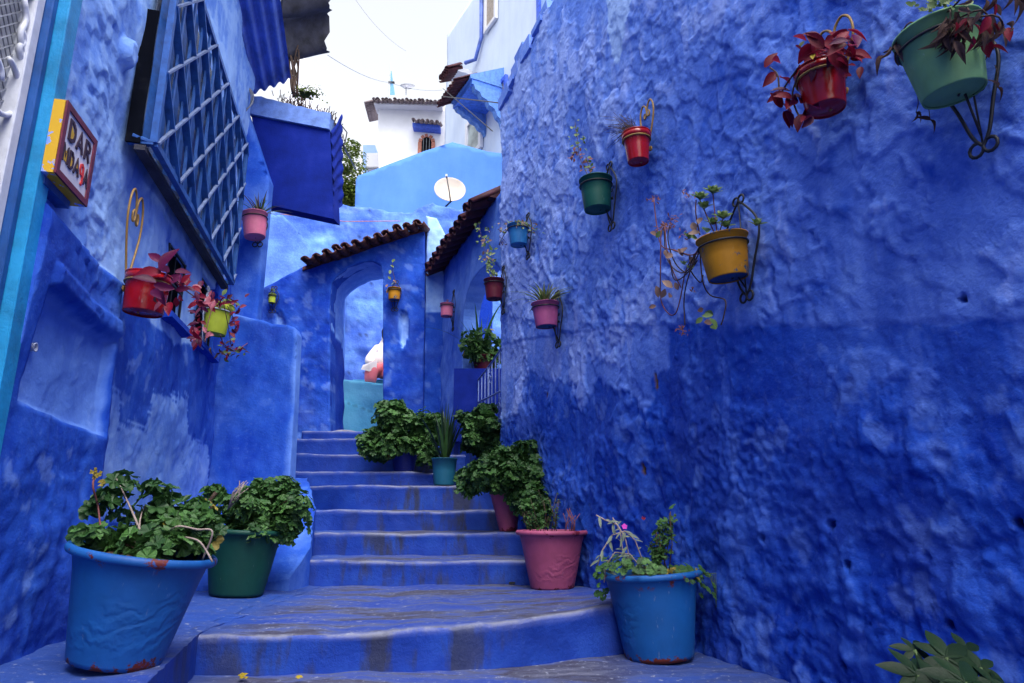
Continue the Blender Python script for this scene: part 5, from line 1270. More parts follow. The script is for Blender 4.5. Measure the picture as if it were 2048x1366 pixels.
# hand-cut letters
def letter(ch, s0, s1, z0, z1, mat, th=.028, fill=None):
    w = s1 - s0; h = z1 - z0; mb = MB(); P = lambda u, v, o: LF.P(s0 + u * w, z0 + v * h, o)
    def stroke(pts, closed=False):
        pts2 = [Vector((u * w, v * h)) for u, v in pts]; n = len(pts2); L_, R__ = [], []
        for i in range(n):
            a = pts2[(i - 1) % n] if closed or i else pts2[i]; b_ = pts2[(i + 1) % n] if closed or i < n - 1 else pts2[i]
            tg = (b_ - a).normalized(); nn_ = Vector((-tg.y, tg.x)) * th / 2; L_.append(pts2[i] + nn_); R__.append(pts2[i] - nn_)
        m = n if closed else n - 1
        for i in range(m):
            j = (i + 1) % n; quad = [L_[i], L_[j], R__[j], R__[i]]
            mb.add([LF.P(s0 + q_.x, z0 + q_.y, sO + .001) for q_ in quad] + [LF.P(s0 + q_.x, z0 + q_.y, sO + .0045) for q_ in quad], [(0, 1, 2, 3), (7, 6, 5, 4), (0, 4, 5, 1), (1, 5, 6, 2), (2, 6, 7, 3), (3, 7, 4, 0)])
    if ch == 'D': stroke([(.12, 0), (.12, 1), (.5, .97), (.85, .78), (.92, .5), (.85, .22), (.5, .03)], True)
    if ch == 'A': stroke([(.02, 0), (.5, 1), (.98, 0)]); stroke([(.2, .33), (.8, .33)])
    if ch == 'R': stroke([(.12, 0), (.12, 1), (.6, .98), (.85, .82), (.8, .58), (.55, .48), (.12, .48)]); stroke([(.45, .48), (.92, 0)])
    if ch == 'M': stroke([(.05, 0), (.12, 1), (.5, .35), (.88, 1), (.95, 0)])
    if ch == 'q': stroke([(.85, .55), (.8, .88), (.5, 1), (.15, .88), (.1, .62), (.25, .42), (.6, .40), (.85, .55), (.82, .0), (.6, -.22)])
    o = mb.build('letter', mat, SG)
    if fill:
        MB().hexa([P(u, v, o_) for o_ in (sO + .0005, sO + .0025) for u, v in fill]).build('letter_fill', M_yel, SG)
M_yel = simple('sign_yellow', (.62, .36, .02), .6); M_let = simple('letter_brown', (.035, .012, .03), .6); M_red = simple('letter_red', (.60, .03, .03), .6)
W_ = sg1 - sg0; H_ = sz1 - sz0; r1 = (sz0 + H_ * .57, sz0 + H_ * .84); r2 = (sz0 + H_ * .24, sz0 + H_ * .47)
Dfill = [(.22, .12), (.7, .2), (.78, .5), (.25, .85)]; Afill = [(.28, .38), (.72, .38), (.52, .8), (.48, .8)]
for ch, u0, u1, m_, fl in (('D', .17, .37, M_let, Dfill), ('A', .43, .62, M_let, None), ('R', .68, .86, M_let, None)): letter(ch, sg0 + W_ * u0, sg0 + W_ * u1, r1[0], r1[1], m_, .017, fl)
for ch, u0, u1, m_, fl in (('M', .11, .26, M_let, [(.2, .1), (.8, .1), (.8, .7), (.2, .7)]), ('D', .30, .43, M_let, Dfill), ('A', .46, .61, M_let, Afill), ('q', .63, .76, M_red, None), ('A', .78, .90, M_let, None)): letter(ch, sg0 + W_ * u0, sg0 + W_ * u1, r2[0], r2[1], m_, .0125, fl)

# ================================================================== POTS ON THE WALLS
def bucket(P0, rt, rb, h, mat, label, tiltM=None, group=None, lip=.008, band=False, base=None, soil=True):
    """P0 = centre of its base"""
    root = empty('bucket_planter', P0, label, 'planter', group); m = Matrix.Translation(P0) @ (tiltM or Matrix())
    MB().lathe([(rb * .93, .003), (rb * .98, 0), (rb, .006), (rb + (rt - rb) * .5, h * .5), (rt, h * .97), (rt + lip, h * .975), (rt + lip, h), (rt - .004, h), (rt - .01, h * .85), (rb * .9, .02)], 30, m, wob=.006, seed=int(rt * 9999)).build('bucket_body', mat, root, True)
    MB().lathe([(.001, .005), (rb * .5, .004), (rb * .6, .008), (rb * .93, .006)], 30, m).build('base_disc', base or mat, root, True)
    if band: MB().lathe([(rt + .001, h * .80), (rt + lip * .7, h * .81), (rt + lip * .7, h * .97), (rt, h * .975)], 30, m).build('rim_band', mat, root, True)
    if soil: MB().lathe([(.001, h * .93), (rt * .5, h * .94), (rt * .94, h * .90)], 20, m, wob=.02).build('soil', M['soil'], root, True)
    return root, m
def hoop2d(kind, W, H):
    """bracket outlines in the wall plane (a across, b up)"""
    out = []
    if kind == 'lyre':
        for sg_ in (1, -1):
            pts = []
            for k in range(21):
                f = k / 20; b_ = -H * .5 + H * f; a_ = sg_ * W * .5 * (math.sin(math.pi * f) ** .8) * (1 - .25 * math.sin(2 * math.pi * f)); pts.append((a_, b_))
            # scroll at the top and bottom
            top = [(sg_ * (.02 + .022 * math.cos(t_)) , H * .5 + .004 + .022 * math.sin(t_) * (1 - .1 * t_ / 6)) for t_ in np.linspace(math.pi, -math.pi * .6, 10)]
            bot = [(sg_ * (.024 + .024 * math.cos(t_)), -H * .5 - .006 + .024 * math.sin(t_)) for t_ in np.linspace(math.pi, math.pi * 2.6, 10)]
            out.append((bot[::-1] + pts + top, .006))
        for sg_ in (1, -1):
            for up_ in (1, -1):
                out.append(([(sg_ * (.028 + .026 * (1 - t_ / 9) * math.cos(t_)), up_ * (.035 + .028 * (1 - t_ / 9) * math.sin(t_))) for t_ in np.linspace(math.pi, math.pi * 3.2, 16)], .004))
        out.append(([(0, -H * .5), (0, H * .5)], .0035))
    if kind == 'heart':
        for sg_ in (1, -1):
            pts = [(0, -H * .12), (sg_ * W * .16, H * .06), (sg_ * W * .36, H * .30), (sg_ * W * .5, H * .55), (sg_ * W * .46, H * .78), (sg_ * W * .28, H * .90), (sg_ * W * .10, H * .84), (sg_ * W * .02, H * .72), (sg_ * W * .04, H * .60), (sg_ * W * .16, H * .56), (sg_ * W * .20, H * .64), (sg_ * W * .14, H * .69)]
            q_ = []
            for i in range(len(pts) - 1):
                p0, p1, p2, p3 = [Vector(pts[min(max(j, 0), len(pts) - 1)]) for j in (i - 1, i, i + 1, i + 2)]
                for k in range(5):
                    t_ = k / 5; q_.append(tuple(.5 * ((2 * p1) + (p2 - p0) * t_ + (2 * p0 - 5 * p1 + 4 * p2 - p3) * t_ ** 2 + (-p0 + 3 * p1 - 3 * p2 + p3) * t_ ** 3)))
            out.append((q_ + [pts[-1]], .006))
        for sg_ in (1, -1): out.append(([(sg_ * (.025 + .025 * (1 - t_ / 10) * math.cos(t_)), -H * .12 - .03 + .03 * (1 - t_ / 10) * math.sin(t_)) for t_ in np.linspace(math.pi * .7, math.pi * 3, 14)], .0055))
    return out
def bracket(fr, Pc, kind, W, H, mat, ringM, rr, rz, label, group, dz=0., o0=.05):
    """frame in the wall plane behind the bucket, ring round the bucket"""
    s_ = (Pc - fr.O).dot(fr.d); off = (Pc - fr.O).dot(fr.n); base = fr.P(s_, Pc.z + dz, o0)
    root = empty('wall_bracket', base, label, 'bracket', group)
    for pts, r_ in hoop2d(kind, W, H): MB().tube([base + fr.d * a + Zv * b_ for a, b_ in pts], r_, 6).build('scroll', M[mat], root, True)
    ring = [ringM @ Vector((rr * math.cos(a), rr * math.sin(a), rz)) for a in np.linspace(0, 2 * math.pi, 29)[:-1]]
    MB().tube(ring, .005, 6, closed=True).build('ring', M[mat], root, True)
    back = min(ring, key=lambda p: (p - fr.O).dot(fr.n)); MB().tube([back, fr.P((back - fr.O).dot(fr.d), back.z, o0)], .005, 6).build('tie', M[mat], root, True)
    foot = ringM @ Vector((0, 0, .0)); 
    MB().tube([fr.P(s_, Pc.z + dz - H * .42 if kind == 'lyre' else Pc.z - .03, o0), (fr.P(s_, Pc.z, o0) + foot) / 2 + Zv * -.03, foot + fr.n * -.02], .0045, 6).build('foot_stay', M[mat], root, True)
    return root
POT = {}
def wallpot(key, fr, cx, cy, wpx, hpx, tilt, ratio, mat, label, kind, bmat, blabel, base=None, band=False, bW=.15, bH=.40, side=0., dz=0.):
    """cx,cy = centre of the rim; wpx, hpx = rim width and height in photo pixels"""
    p = fr.px(cx, cy, .14); dist = (p - CAM).length; k = dist / FPX / (1 + ((cx - 1024) / FPX) ** 2 * .5)
    k = (p - CAM).dot(Vector((0, math.cos(PITCH), math.sin(PITCH)))) / FPX
    rt = wpx * k / 2 ; h = hpx * k * 1.0; p = fr.px(cx, cy, rt + .045)
    tm = Matrix.Rotation(R(side), 4, fr.n) @ Matrix.Rotation(R(tilt), 4, fr.d.cross(Zv) if False else Zv.cross(fr.n)) 
    P0 = p - (tm.to_3x3() @ Zv) * h
    root, m = bucket(P0, rt - .006, rt * ratio, h, PC[mat], label, tm, None, base=base, band=band)
    bracket(fr, m @ Vector((0, 0, h * .55)), kind, bW, bH, bmat, m, (rt - .006) * (1 if not band else 1) - (rt - rt * ratio) * .15 + .006, h * .80 if not band else h * .76, blabel, 'wrought iron brackets on the walls', dz)
    POT[key] = (root, m, rt, h, m @ Vector((0, 0, h))); return root
wallpot('palegreen', RF, 1872, 62, 154, 138, 8, .72, 'ltgreen', 'large pale green bucket with drooping dry leaves at the top right corner', 'lyre', 'black', 'black scroll bracket behind the large pale green bucket', bW=.18, bH=.46, dz=-.07)
wallpot('bigred', RF, 1640, 140, 98, 88, 2, .76, 'red', 'red bucket with crimson leaves second from the right on the right wall', 'heart', 'brass', 'brass coloured hoop bracket holding the red bucket with crimson leaves', band=True, bW=.20, bH=.30, dz=.06)
wallpot('yellow', RF, 1443, 476, 100, 84, 6, .76, 'yellow', 'ochre bucket with dark blue base and trailing succulents', 'lyre', 'black', 'black scroll bracket behind the ochre bucket', base=M['bluebase'], bW=.24, bH=.50, dz=.06)
wallpot('red', RF, 1272, 268, 58, 62, 2, .72, 'red', 'small red bucket with dead grey grass high on the right wall', 'heart', 'brass', 'thin brass hoop bracket over the small red bucket with dead grass', band=True, bW=.16, bH=.30, dz=.06)
wallpot('dkgreen', RF, 1191, 360, 66, 64, 2, .78, 'dkgreen', 'bottle green bucket below and left of the small red one', 'lyre', 'black', 'black scroll bracket beside the bottle green bucket', bW=.18, bH=.46)
wallpot('azure', RF, 1036, 451, 44, 42, 2, .76, 'azure', 'small azure blue bucket with browning sedum near the gate coping', 'lyre', 'black', 'black scroll bracket beside the azure bucket', bW=.18, bH=.40)
wallpot('rose', RF, 1090, 607, 56, 48, 3, .76, 'magenta', 'rose pink bucket with a spider plant on the right wall', 'lyre', 'black', 'black scroll bracket beside the rose pink bucket', bW=.18, bH=.42, base=M['bluebase'], dz=-.03)
wallpot('maroon', RF, 988, 560, 41, 40, 1, .76, 'maroon', 'maroon bucket with tall leafy sprig in front of the arched gateway', 'lyre', 'black', 'black scroll bracket beside the maroon bucket', bW=.17, bH=.46)
wallpot('tinypink', RF, 894, 608, 28, 26, 0, .84, 'pink', 'tiny pink bucket at the far end of the gate wall', 'lyre', 'black', 'black scroll bracket beside the tiny pink bucket', bW=.16, bH=.50)
wallpot('lred', LF, 299, 551, 84, 78, 2, .86, 'red', 'glossy red bucket with purple leaves on the left wall', 'heart', 'brass', 'tall brass heart shaped hoop bracket over the glossy red bucket on the left', band=True, bW=.22, bH=.50, dz=.10)
wallpot('lime', LF, 441, 609, 52, 62, 6, .84, 'lime', 'lime green bucket wrapped in red trailing leaves on the left wall', 'lyre', 'silver', 'pale grey scroll bracket left of the lime green bucket', band=True, bW=.17, bH=.44)
PF = Frame((0, PYR), (1, 0), -1); QF = Frame((0, PY_), (1, 0), -1)
wallpot('lpink', PF, 509, 428, 50, 50, 0, .80, 'pink', 'bright pink bucket with spiky plant beside the window grille', 'lyre', 'black', 'black scroll bracket behind the bright pink bucket by the grille', bW=.14, bH=.30, side=6)
wallpot('ylw2', QF, 789, 577, 27, 24, 0, .80, 'yellow', 'small yellow bucket on the deep blue archway wall', 'lyre', 'black', 'black scroll bracket behind the small yellow bucket on the archway wall', bW=.15, bH=.40, base=M['bluebase'])
wallpot('lime2', QF, 545, 589, 15, 18, 0, .85, 'lime', 'tiny lime green bucket at the left end of the archway wall', 'lyre', 'black', 'black scroll bracket behind the tiny lime green bucket', bW=.14, bH=.34, base=M['bluebase'])

# ================================================================== FLOOR PLANTERS
def planter(P0, rt, rb, h, mat, label, tilt=None, plain=False, soil_z=.90):
    root = empty('planter', P0, label, 'planter'); m = Matrix.Translation(P0) @ (tilt or Matrix()); rl = rt * .10
    prof = [(rb * .92, .004), (rb, 0), (rb * 1.03, h * .04), (rb + (rt * .86 - rb) * .45, h * .38), (rb + (rt * .86 - rb) * .85, h * .75), (rt * .87, h * .88), (rt * .90, h * .905)]
    # mesh local to its own foot so that the moulded relief follows the body
    def part(profile, name, mt, seg=56):
        me = MB().lathe(profile, seg, wob=.004, seed=int(rt * 999)).mesh(name, mt, True); o = bpy.data.objects.new(name, me); COL.objects.link(o); o.parent = root; o.matrix_local = (tilt or Matrix()); return o
    part(prof, 'pot_body', mat)
    rim = [(rt * .88 + rl * (1 + math.cos(a)) * .55, h * .945 + rl * math.sin(a) * .62) for a in np.linspace(-math.pi * .75, math.pi * .8, 12)]
    part(rim + [(rt * .84, h * .90), (rt * .80, h * .7)], 'rim', mat)
    me = MB().lathe([(.001, h * soil_z + .01), (rt * .4, h * soil_z + .015), (rt * .84, h * soil_z - .01)], 24, wob=.02).mesh('soil', M['soil'], True)
    o = bpy.data.objects.new('soil', me); COL.objects.link(o); o.parent = root; o.matrix_local = (tilt or Matrix())
    return root, m
def onZ(px, py, z): return atZ(px, py, z)
# left blue, leaning
bl_ = Matrix.Rotation(R(9), 4, 'Y') @ Matrix.Rotation(R(0), 4, 'Z')
PBL, mBL = planter(Vector((-1.43, 2.66, 1.08)), .262, .155, .395, PC['blueL'], 'large blue planter with moulded flowers leaning at the bottom left', bl_)
PGR, mGR = planter(Vector((-1.80, 4.72, 1.078)), .27, .165, .42, PC['green'], 'dark green planter standing on the landing behind the blue one', Matrix.Rotation(R(3), 4, 'Y'))
PPK, mPK = planter(Vector((.283, 5.06, 1.078)), .262, .150, .40, PC['pinkP'], 'big pink planter with chipped rim at the right end of the landing')
PBR, mBR = planter(Vector((.735, 3.68, .90)), .262, .168, .415, PC['blueR'], 'azure planter with flaking rim standing against the right wall', Matrix.Rotation(R(-3.5), 4, 'Y') @ Matrix.Rotation(2.0, 4, 'Z'))
# smaller ones on the upper steps
pq3 = atY(888, 968, 7.12); PTQ, mTQ = bucket(Vector((pq3.x, 7.12, SZ[4] + .004)), .128, .105, .27, PC['turqP'], 'turquoise ribbed pot holding the sword leaved plant on the steps', None); 
pq4 = atY(808, 940, 7.68); PHB, mHB = bucket(Vector((pq4.x, 7.68, SZ[5] + .004)), .15, .11, .30, PC['deepP'], 'deep blue pot half hidden under the broad geranium on the upper steps')
pq5 = atY(1012, 1058, 6.12); PCN, mCN = bucket(Vector((pq5.x + .02, 6.12, SZ[2] + .004)), .135, .075, .33, PC['pinkP'], 'slim pink pot almost hidden by geranium leaves beside the right wall', Matrix.Rotation(R(-4), 4, 'Y'))
pq6 = atY(975, 965, 7.1); PGB, mGB = bucket(Vector((pq6.x, 7.12, SZ[4] + .004)), .14, .10, .27, PC['deepP'], 'blue pot hidden behind the right-hand geraniums on the steps')

# ------------------------------------------------------------------ floor plants
def bl3(px, py, Y, rx, ry, rz): return (atY(px, py, Y), (rx, ry, rz))
def topc(m, h, f=.92): return m @ Vector((0, 0, h * f))
g1 = geranium(topc(mBL, .395), [bl3(300, 1065, 2.75, .24, .17, .085), bl3(235, 1010, 2.75, .09, .08, .085), bl3(335, 1010, 2.8, .11, .10, .09), bl3(385, 1050, 2.75, .11, .12, .09), bl3(200, 1075, 2.6, .08, .08, .04), bl3(300, 1100, 2.6, .16, .10, .06)], 400, .036, 'spreading geranium with pale bent stems in the leaning blue planter', 1, stems=14, extra=200, pale=True, yellow=.012, bright=.3)
for pts in ([(405, 1105), (425, 1050), (395, 1045), (350, 1040), (310, 1075)], [(425, 1110), (400, 1070), (370, 1060)], [(205, 1080), (196, 1000), (186, 960), (190, 935)]):
    trailer(g1, [atY(x, y + 14, 2.62 + .03 * math.sin(x)) for x, y in pts], 'stempale' if pts[0][0] > 300 else 'stemred', .0038)
for (x, y) in ((188, 934), (197, 940), (203, 958), (192, 945)): put(LM['gery'][0], g1, atY(x, y + 8, 2.62), orient((random.uniform(-.3, .3), -1, .4), random.uniform(0, 6)), .016)
g2 = geranium(topc(mGR, .42), [bl3(525, 1020, 4.75, .26, .22, .20), bl3(560, 1065, 4.7, .13, .13, .13), bl3(480, 1010, 4.8, .16, .14, .13), bl3(430, 985, 4.8, .07, .07, .05), bl3(540, 975, 4.8, .17, .15, .10)], 700, .040, 'dense bushy geranium in the dark green planter', 2, stems=8, extra=1100, yellow=.01, bright=.28)
for pts in ([(425, 1085), (428, 1040), (420, 1000), (432, 985)], [(440, 1090), (455, 1050), (465, 1030)]): MB().tube([atY(x, y, 4.75) for x, y in pts], .014, 6).build('stem', M['stem'], g2, True)
for k in range(9):
    a = random.Random(k); MB().tube([atY(455, 1020, 4.55), atY(470 + a.uniform(-8, 8), 990 + a.uniform(-8, 8), 4.5), atY(490 + a.uniform(-12, 12), 965 + a.uniform(-5, 12), 4.5)], .003, 4).build('dry_stalk', M['stempale'], g2, True)
g3 = geranium(topc(mHB, .30), [bl3(805, 868, 7.55, .36, .28, .28), bl3(760, 880, 7.55, .20, .20, .18), bl3(845, 850, 7.55, .20, .2, .2), bl3(790, 825, 7.55, .20, .16, .12), bl3(850, 905, 7.45, .14, .14, .14)], 900, .050, 'broad dark geranium bush on the upper steps left of the sword leaved plant', 3, stems=6, extra=1500, yellow=.02, bright=.14)
g4 = geranium(topc(mGB, .27), [bl3(970, 865, 6.95, .24, .22, .22), bl3(985, 900, 6.95, .24, .2, .2), bl3(960, 835, 6.95, .18, .15, .10), bl3(1005, 930, 6.85, .16, .16, .14)], 800, .048, 'upper geranium against the right wall just below the iron gate', 4, stems=6, extra=1300, yellow=.0, bright=.4)
g5 = geranium(topc(mCN, .33), [bl3(1015, 960, 5.95, .32, .22, .20), bl3(1065, 960, 5.9, .17, .18, .26), bl3(965, 950, 6.0, .16, .15, .13), bl3(1080, 1010, 5.7, .11, .14, .18), bl3(1060, 1035, 5.6, .10, .12, .12), bl3(1040, 915, 6.0, .2, .14, .1)], 1000, .045, 'lower geranium bush spilling over the slim pink pot beside the right wall', 5, stems=6, extra=1500, yellow=.01, bright=.25)
# sword leaved plant
def blades(root_loc, n, L, w, mat, label, seed, name='sword_plant', spread=.5, curl=.25, tw=0, cat='plant', lmin=.6):
    rnd = random.Random(seed); root = empty(name, root_loc, label, cat); loc = Vector(root_loc)
    for k in range(n):
        a = rnd.uniform(0, 6.28); lean = rnd.uniform(.05, spread); l_ = L * rnd.uniform(lmin, 1); d_ = Vector((math.cos(a), math.sin(a), 0)); vs = []; fs = []; m = 7; sd = Vector((-d_.y, d_.x, 0)); b0 = loc + d_ * .02 + sd * rnd.uniform(-.02, .02)
        for i in range(m + 1):
            f = i / m; p = b0 + d_ * (l_ * (lean * f + curl * f * f * lean * 2)) + Zv * (l_ * (f - curl * lean * 1.6 * f ** 2.6)); ww = w * (1 - f ** 2.2) * (.6 + .4 * min(1, f * 4)) / 2 + .0006
            vs += [p - sd * ww + d_ * ww * .35, p, p + sd * ww + d_ * ww * .35]
        for i in range(m):
            for j in (0, 1): fs.append((3 * i + j, 3 * i + j + 1, 3 * i + 4 + j, 3 * i + 3 + j))
        MB().add(vs, fs).build('blade', M[mat] if not isinstance(mat, tuple) else M[rnd.choice(mat)], root, True)
    return root
blades(topc(mTQ, .27), 42, .62, .032, ('blade', 'blade', 'blade', 'ger'), 'dark sword leaved plant rising from the turquoise pot', 3, spread=.50, curl=.15)
blades(atY(960, 715, 8.3) , 14, .75, .04, ('blade', 'ger'), 'spiky dark plant showing behind the iron gate', 8, spread=.8, curl=.3)
CP, mCP = bucket(atY(968, 745, 8.3), .15, .11, .2, PC['maroon'], 'dark red pot standing behind the iron gate')
geranium(atY(968, 700, 8.3), [bl3(968, 702, 8.2, .26, .18, .22)], 290, .05, 'dark leafy plant in the pot behind the iron gate', 21, stems=3)
# a plinth carrying that pot
pc_ = atY(968, 745, 8.3); MB().box((pc_.x, 8.3, (pc_.z + 2.4) / 2), X, Yv, Zv, (.7, .5, pc_.z - 2.4)).build('plinth', M['balcony'], None, origin=(pc_.x, 8.3, 2.4), label='dark blue block under the dark red pot behind the iron gate', cat='plinth')

# big pink planter: thin shrub and dry stalks
SH = empty('small_shrub', topc(mPK, .40), 'thin dark shrub and dry stalks in the big pink planter', 'plant'); rnd = random.Random(12)
LM['small'] = [oval('leaf', 1, .45, M['ger'], .2, .2)]
for k in range(14):
    b0 = topc(mPK, .40) + Vector((rnd.uniform(-.14, .05), rnd.uniform(-.08, .08), 0)); e = b0 + Vector((rnd.uniform(-.12, .10), rnd.uniform(-.08, .06), rnd.uniform(.12, .34)))
    MB().tube([b0, (b0 + e) / 2 + Vector((rnd.uniform(-.02, .02),) * 3), e], .003, 4).build('stem', M['stem'], SH, True)
    for j in range(12):
        f = rnd.uniform(.2, 1.05); p = b0.lerp(e, f); put(LM['small'][0], SH, p, orient((rnd.gauss(0, .5), rnd.gauss(0, .5), 1), rnd.uniform(0, 6.28)), rnd.uniform(.02, .035))
for k in range(8):
    b0 = topc(mPK, .40) + Vector((.12 + rnd.uniform(-.04, .05), 0, 0)); MB().tube([b0, b0 + Vector((rnd.uniform(-.02, .02), 0, .08)), b0 + Vector((rnd.uniform(-.05, .06), 0, rnd.uniform(.12, .2)))], .0035, 4).build('dry_stalk', M['stemred'], SH, True)

# azure planter mixed planting
MX = empty('mixed_plants', topc(mBR, .415), 'mixed planting with grey leaved stems and one magenta flower in the azure planter', 'plant'); rnd = random.Random(31); tc = topc(mBR, .415)
round_ = lobed('leaf', 1, 6, M['ger'], .15, .08, 4); gl = oval('leaf', 1, .26, M['silverleaf'], .15, .35)
for k in range(170):
    a = rnd.uniform(0, 6.28); r_ = .25 * rnd.random() ** .5 * (1.05 if rnd.random() < .8 else 1.15); p = tc + Vector((r_ * math.cos(a) - .0, r_ * math.sin(a), rnd.uniform(-.005, .06) + (.03 if math.cos(a) < 0 else -.01)))
    put(round_, MX, p, orient((math.cos(a) * .5, math.sin(a) * .5 - .4, .8), rnd.uniform(0, 6.28)), rnd.uniform(.014, .026))
for k in range(26):   # trailing over both edges
    sg_ = -1 if k < 15 else 1; x_ = sg_ * (.22 + rnd.uniform(0, .07)); p = tc + Vector((x_, rnd.uniform(-.12, .05), rnd.uniform(-.10, .05)))
    put(round_, MX, p, orient((sg_ * .7, -.6, .5), rnd.uniform(0, 6.28)), rnd.uniform(.014, .022))
for k in range(9):
    b0 = tc + Vector((rnd.uniform(.0, .10), rnd.uniform(-.05, .05), 0)); e = b0 + Vector((rnd.uniform(-.06, .07), rnd.uniform(-.05, .05), rnd.uniform(.15, .33)))
    MB().tube([b0, b0.lerp(e, .5) + Vector((rnd.uniform(-.02, .02), 0, 0)), e], .003, 4).build('stem', M['stem'], MX, True)
    for j in range(14): put(LM['ger'][rnd.randrange(3)] if j % 5 else LM['ger2'][0], MX, b0.lerp(e, rnd.uniform(.3, 1.05)) + Vector((rnd.gauss(0, .018),) * 3), orient((rnd.gauss(0, .6), rnd.gauss(0, .4) - .4, .8), rnd.uniform(0, 6)), rnd.uniform(.014, .026))
Ym = 3.6
for pts in ([(1290, 1135), (1270, 1080), (1250, 1062), (1225, 1070), (1205, 1100), (1195, 1130)], [(1285, 1140), (1260, 1108), (1230, 1105), (1212, 1130), (1208, 1165)], [(1262, 1130), (1250, 1075), (1235, 1050), (1210, 1040), (1192, 1030)], [(1250, 1140), (1245, 1100), (1240, 1060), (1225, 1035)]):
    P_ = [atY(x, y, Ym) for x, y in pts]; MB().tube(P_, .0035, 5).build('stem', M['stempale'], MX, True)
    for i in range(len(P_) - 1):
        for j in range(3): put(gl, MX, P_[i].lerp(P_[i + 1], j / 3), orient((rnd.gauss(0, .4), -.6, .7), rnd.uniform(0, 6.28)), rnd.uniform(.03, .065))
fl = atY(1249, 1053, Ym)
for k in range(5): put(oval('petal', 1, .9, M['flower'], .1, .0), MX, fl, orient((.1, -1, .4), k * 1.256), .016, 'petal')
put(lobed('bud', 1, 4, M['redleaf']), MX, atY(1287, 1036, Ym), orient((0, -1, .2), 0), .011, 'bud')
for k in range(26): put(LM['gery'][k % 3], MX, tc + Vector((rnd.gauss(.09, .06), rnd.gauss(-.08, .04), rnd.uniform(.0, .05))), orient((rnd.gauss(0, .5), -.5, .7), rnd.uniform(0, 6)), rnd.uniform(.010, .018))
for k in range(5): MB().tube([tc + Vector((.2, -.05, .01)), tc + Vector((.27 + .01 * k, -.08, .02)), tc + Vector((.30, -.08, -.06 - .02 * k))], .002, 4).build('stem', M['stemgreen'], MX, True)

# schefflera bottom right, growing from a pot below the frame
sc0 = Vector((1.12, 1.62, .44)); SFp, mS = bucket(sc0, .15, .11, .26, PC['maroon'], 'dark pot below the glossy umbrella plant at the bottom right')
SF = empty('umbrella_plant', sc0 + Zv * .24, 'glossy dark umbrella plant with fingered leaves at the bottom right corner', 'plant'); scl = oval('leaflet', 1, .40, M['scheff'], .12, .12); rnd = random.Random(3)
heads = [(1892, 1315, 1.62, .085, 7), (1828, 1300, 1.66, .05, 6), (1960, 1335, 1.62, .06, 6), (1835, 1350, 1.58, .07, 7), (1930, 1365, 1.5, .09, 7), (1990, 1370, 1.58, .07, 6), (1880, 1375, 1.55, .08, 7), (1930, 1300, 1.72, .06, 5), (2030, 1400, 1.5, .07, 6)]
for (x, y, Y, L_, nl) in heads:
    hp = atY(x, y, Y); b0 = sc0 + Vector((rnd.uniform(-.02, .02), rnd.uniform(-.02, .02), .24))
    MB().tube([b0, (b0 + hp) / 2 + Vector((0, 0, -.03)), hp], .0045, 5).build('stem', M['stemgreen'], SF, True)
    ax_ = Vector((rnd.uniform(-.3, .3), -.75, .65)).normalized()
    for k in range(nl): 
        m = orient(ax_, k * 2 * math.pi / nl + rnd.uniform(-.15, .15)) @ Matrix.Rotation(R(-12), 4, 'X'); put(scl, SF, hp, m, L_ * rnd.uniform(.8, 1.15), 'leaflet')

# ------------------------------------------------------------------ plants in the wall buckets
redl = oval('leaf', 1, .55, M['redleaf'], .25, .2, .2); purl = oval('leaf', 1, .50, M['purpleleaf'], .25, .2, .2); pkl = oval('leaf', 1, .55, M['pinkleaf'], .2, .1); dryl = oval('leaf', 1, .40, M['dryleaf'], .6, .7, .3)
sdl = oval('leaf', 1, .62, M['sedum'], .15, .1); spl = oval('leaf', 1, .62, M['sedumpink'], .15, .15); blo = oval('petal', 1, .35, M['blossom'], .3, .2)
def rleaf(root, me, p, s, rnd, d=None, n=(0, -.9, .25)):
    s = s * 1.18; n = Vector(n) + Vector((rnd.gauss(0, .45), rnd.gauss(0, .25), rnd.gauss(0, .4))); put(me, root, p, orient(n, rnd.uniform(0, 6.28)), s)
# top right pale green: green tuft, dead drooping leaves, maroon leaves
rnd = random.Random(40); tp_ = POT['palegreen'][4]; A1 = empty('drooping_plant', tp_, 'half dead plant with drooping dry brown leaves in the large pale green bucket', 'plant')
off = lambda f, x, y, o: f.px(x, y, o)
for k in range(60): rleaf(A1, sdl, off(RF, rnd.gauss(1870, 30), rnd.gauss(5, 12), rnd.uniform(.1, .3)), rnd.uniform(.015, .03), rnd)
for (x0, y0, x1, y1, n_) in ((1900, 20, 1895, 85, 26), (1935, 15, 1925, 80, 20), (1965, 20, 1975, 90, 14), (1820, 45, 1800, 80, 8), (1790, 95, 1768, 105, 4), (1935, -10, 2040, 0, 10), (1985, 30, 2010, 70, 6)):
    P0_, P1_ = off(RF, x0, y0, .27), off(RF, x1, y1, .27 if x1 < 1960 else .12); trailer(A1, [tp_, P0_, P1_], 'stem', .003)
    for k in range(n_):
        me = dryl if rnd.random() < .72 else (redl if x0 > 1930 or x0 < 1850 else dryl); p = P0_.lerp(P1_, rnd.uniform(.1, 1)) + Vector((rnd.gauss(0, .012), rnd.gauss(0, .012), rnd.gauss(0, .01)))
        d_ = Vector((rnd.gauss(0, .4), rnd.gauss(0, .4), -1)).normalized(); z_ = Vector((rnd.gauss(0, 1), -1, 0)); x_ = d_.cross(z_).normalized(); z_ = x_.cross(d_)
        put(me, A1, p, Matrix((x_, d_, z_)).transposed().to_4x4(), rnd.uniform(.035, .065))
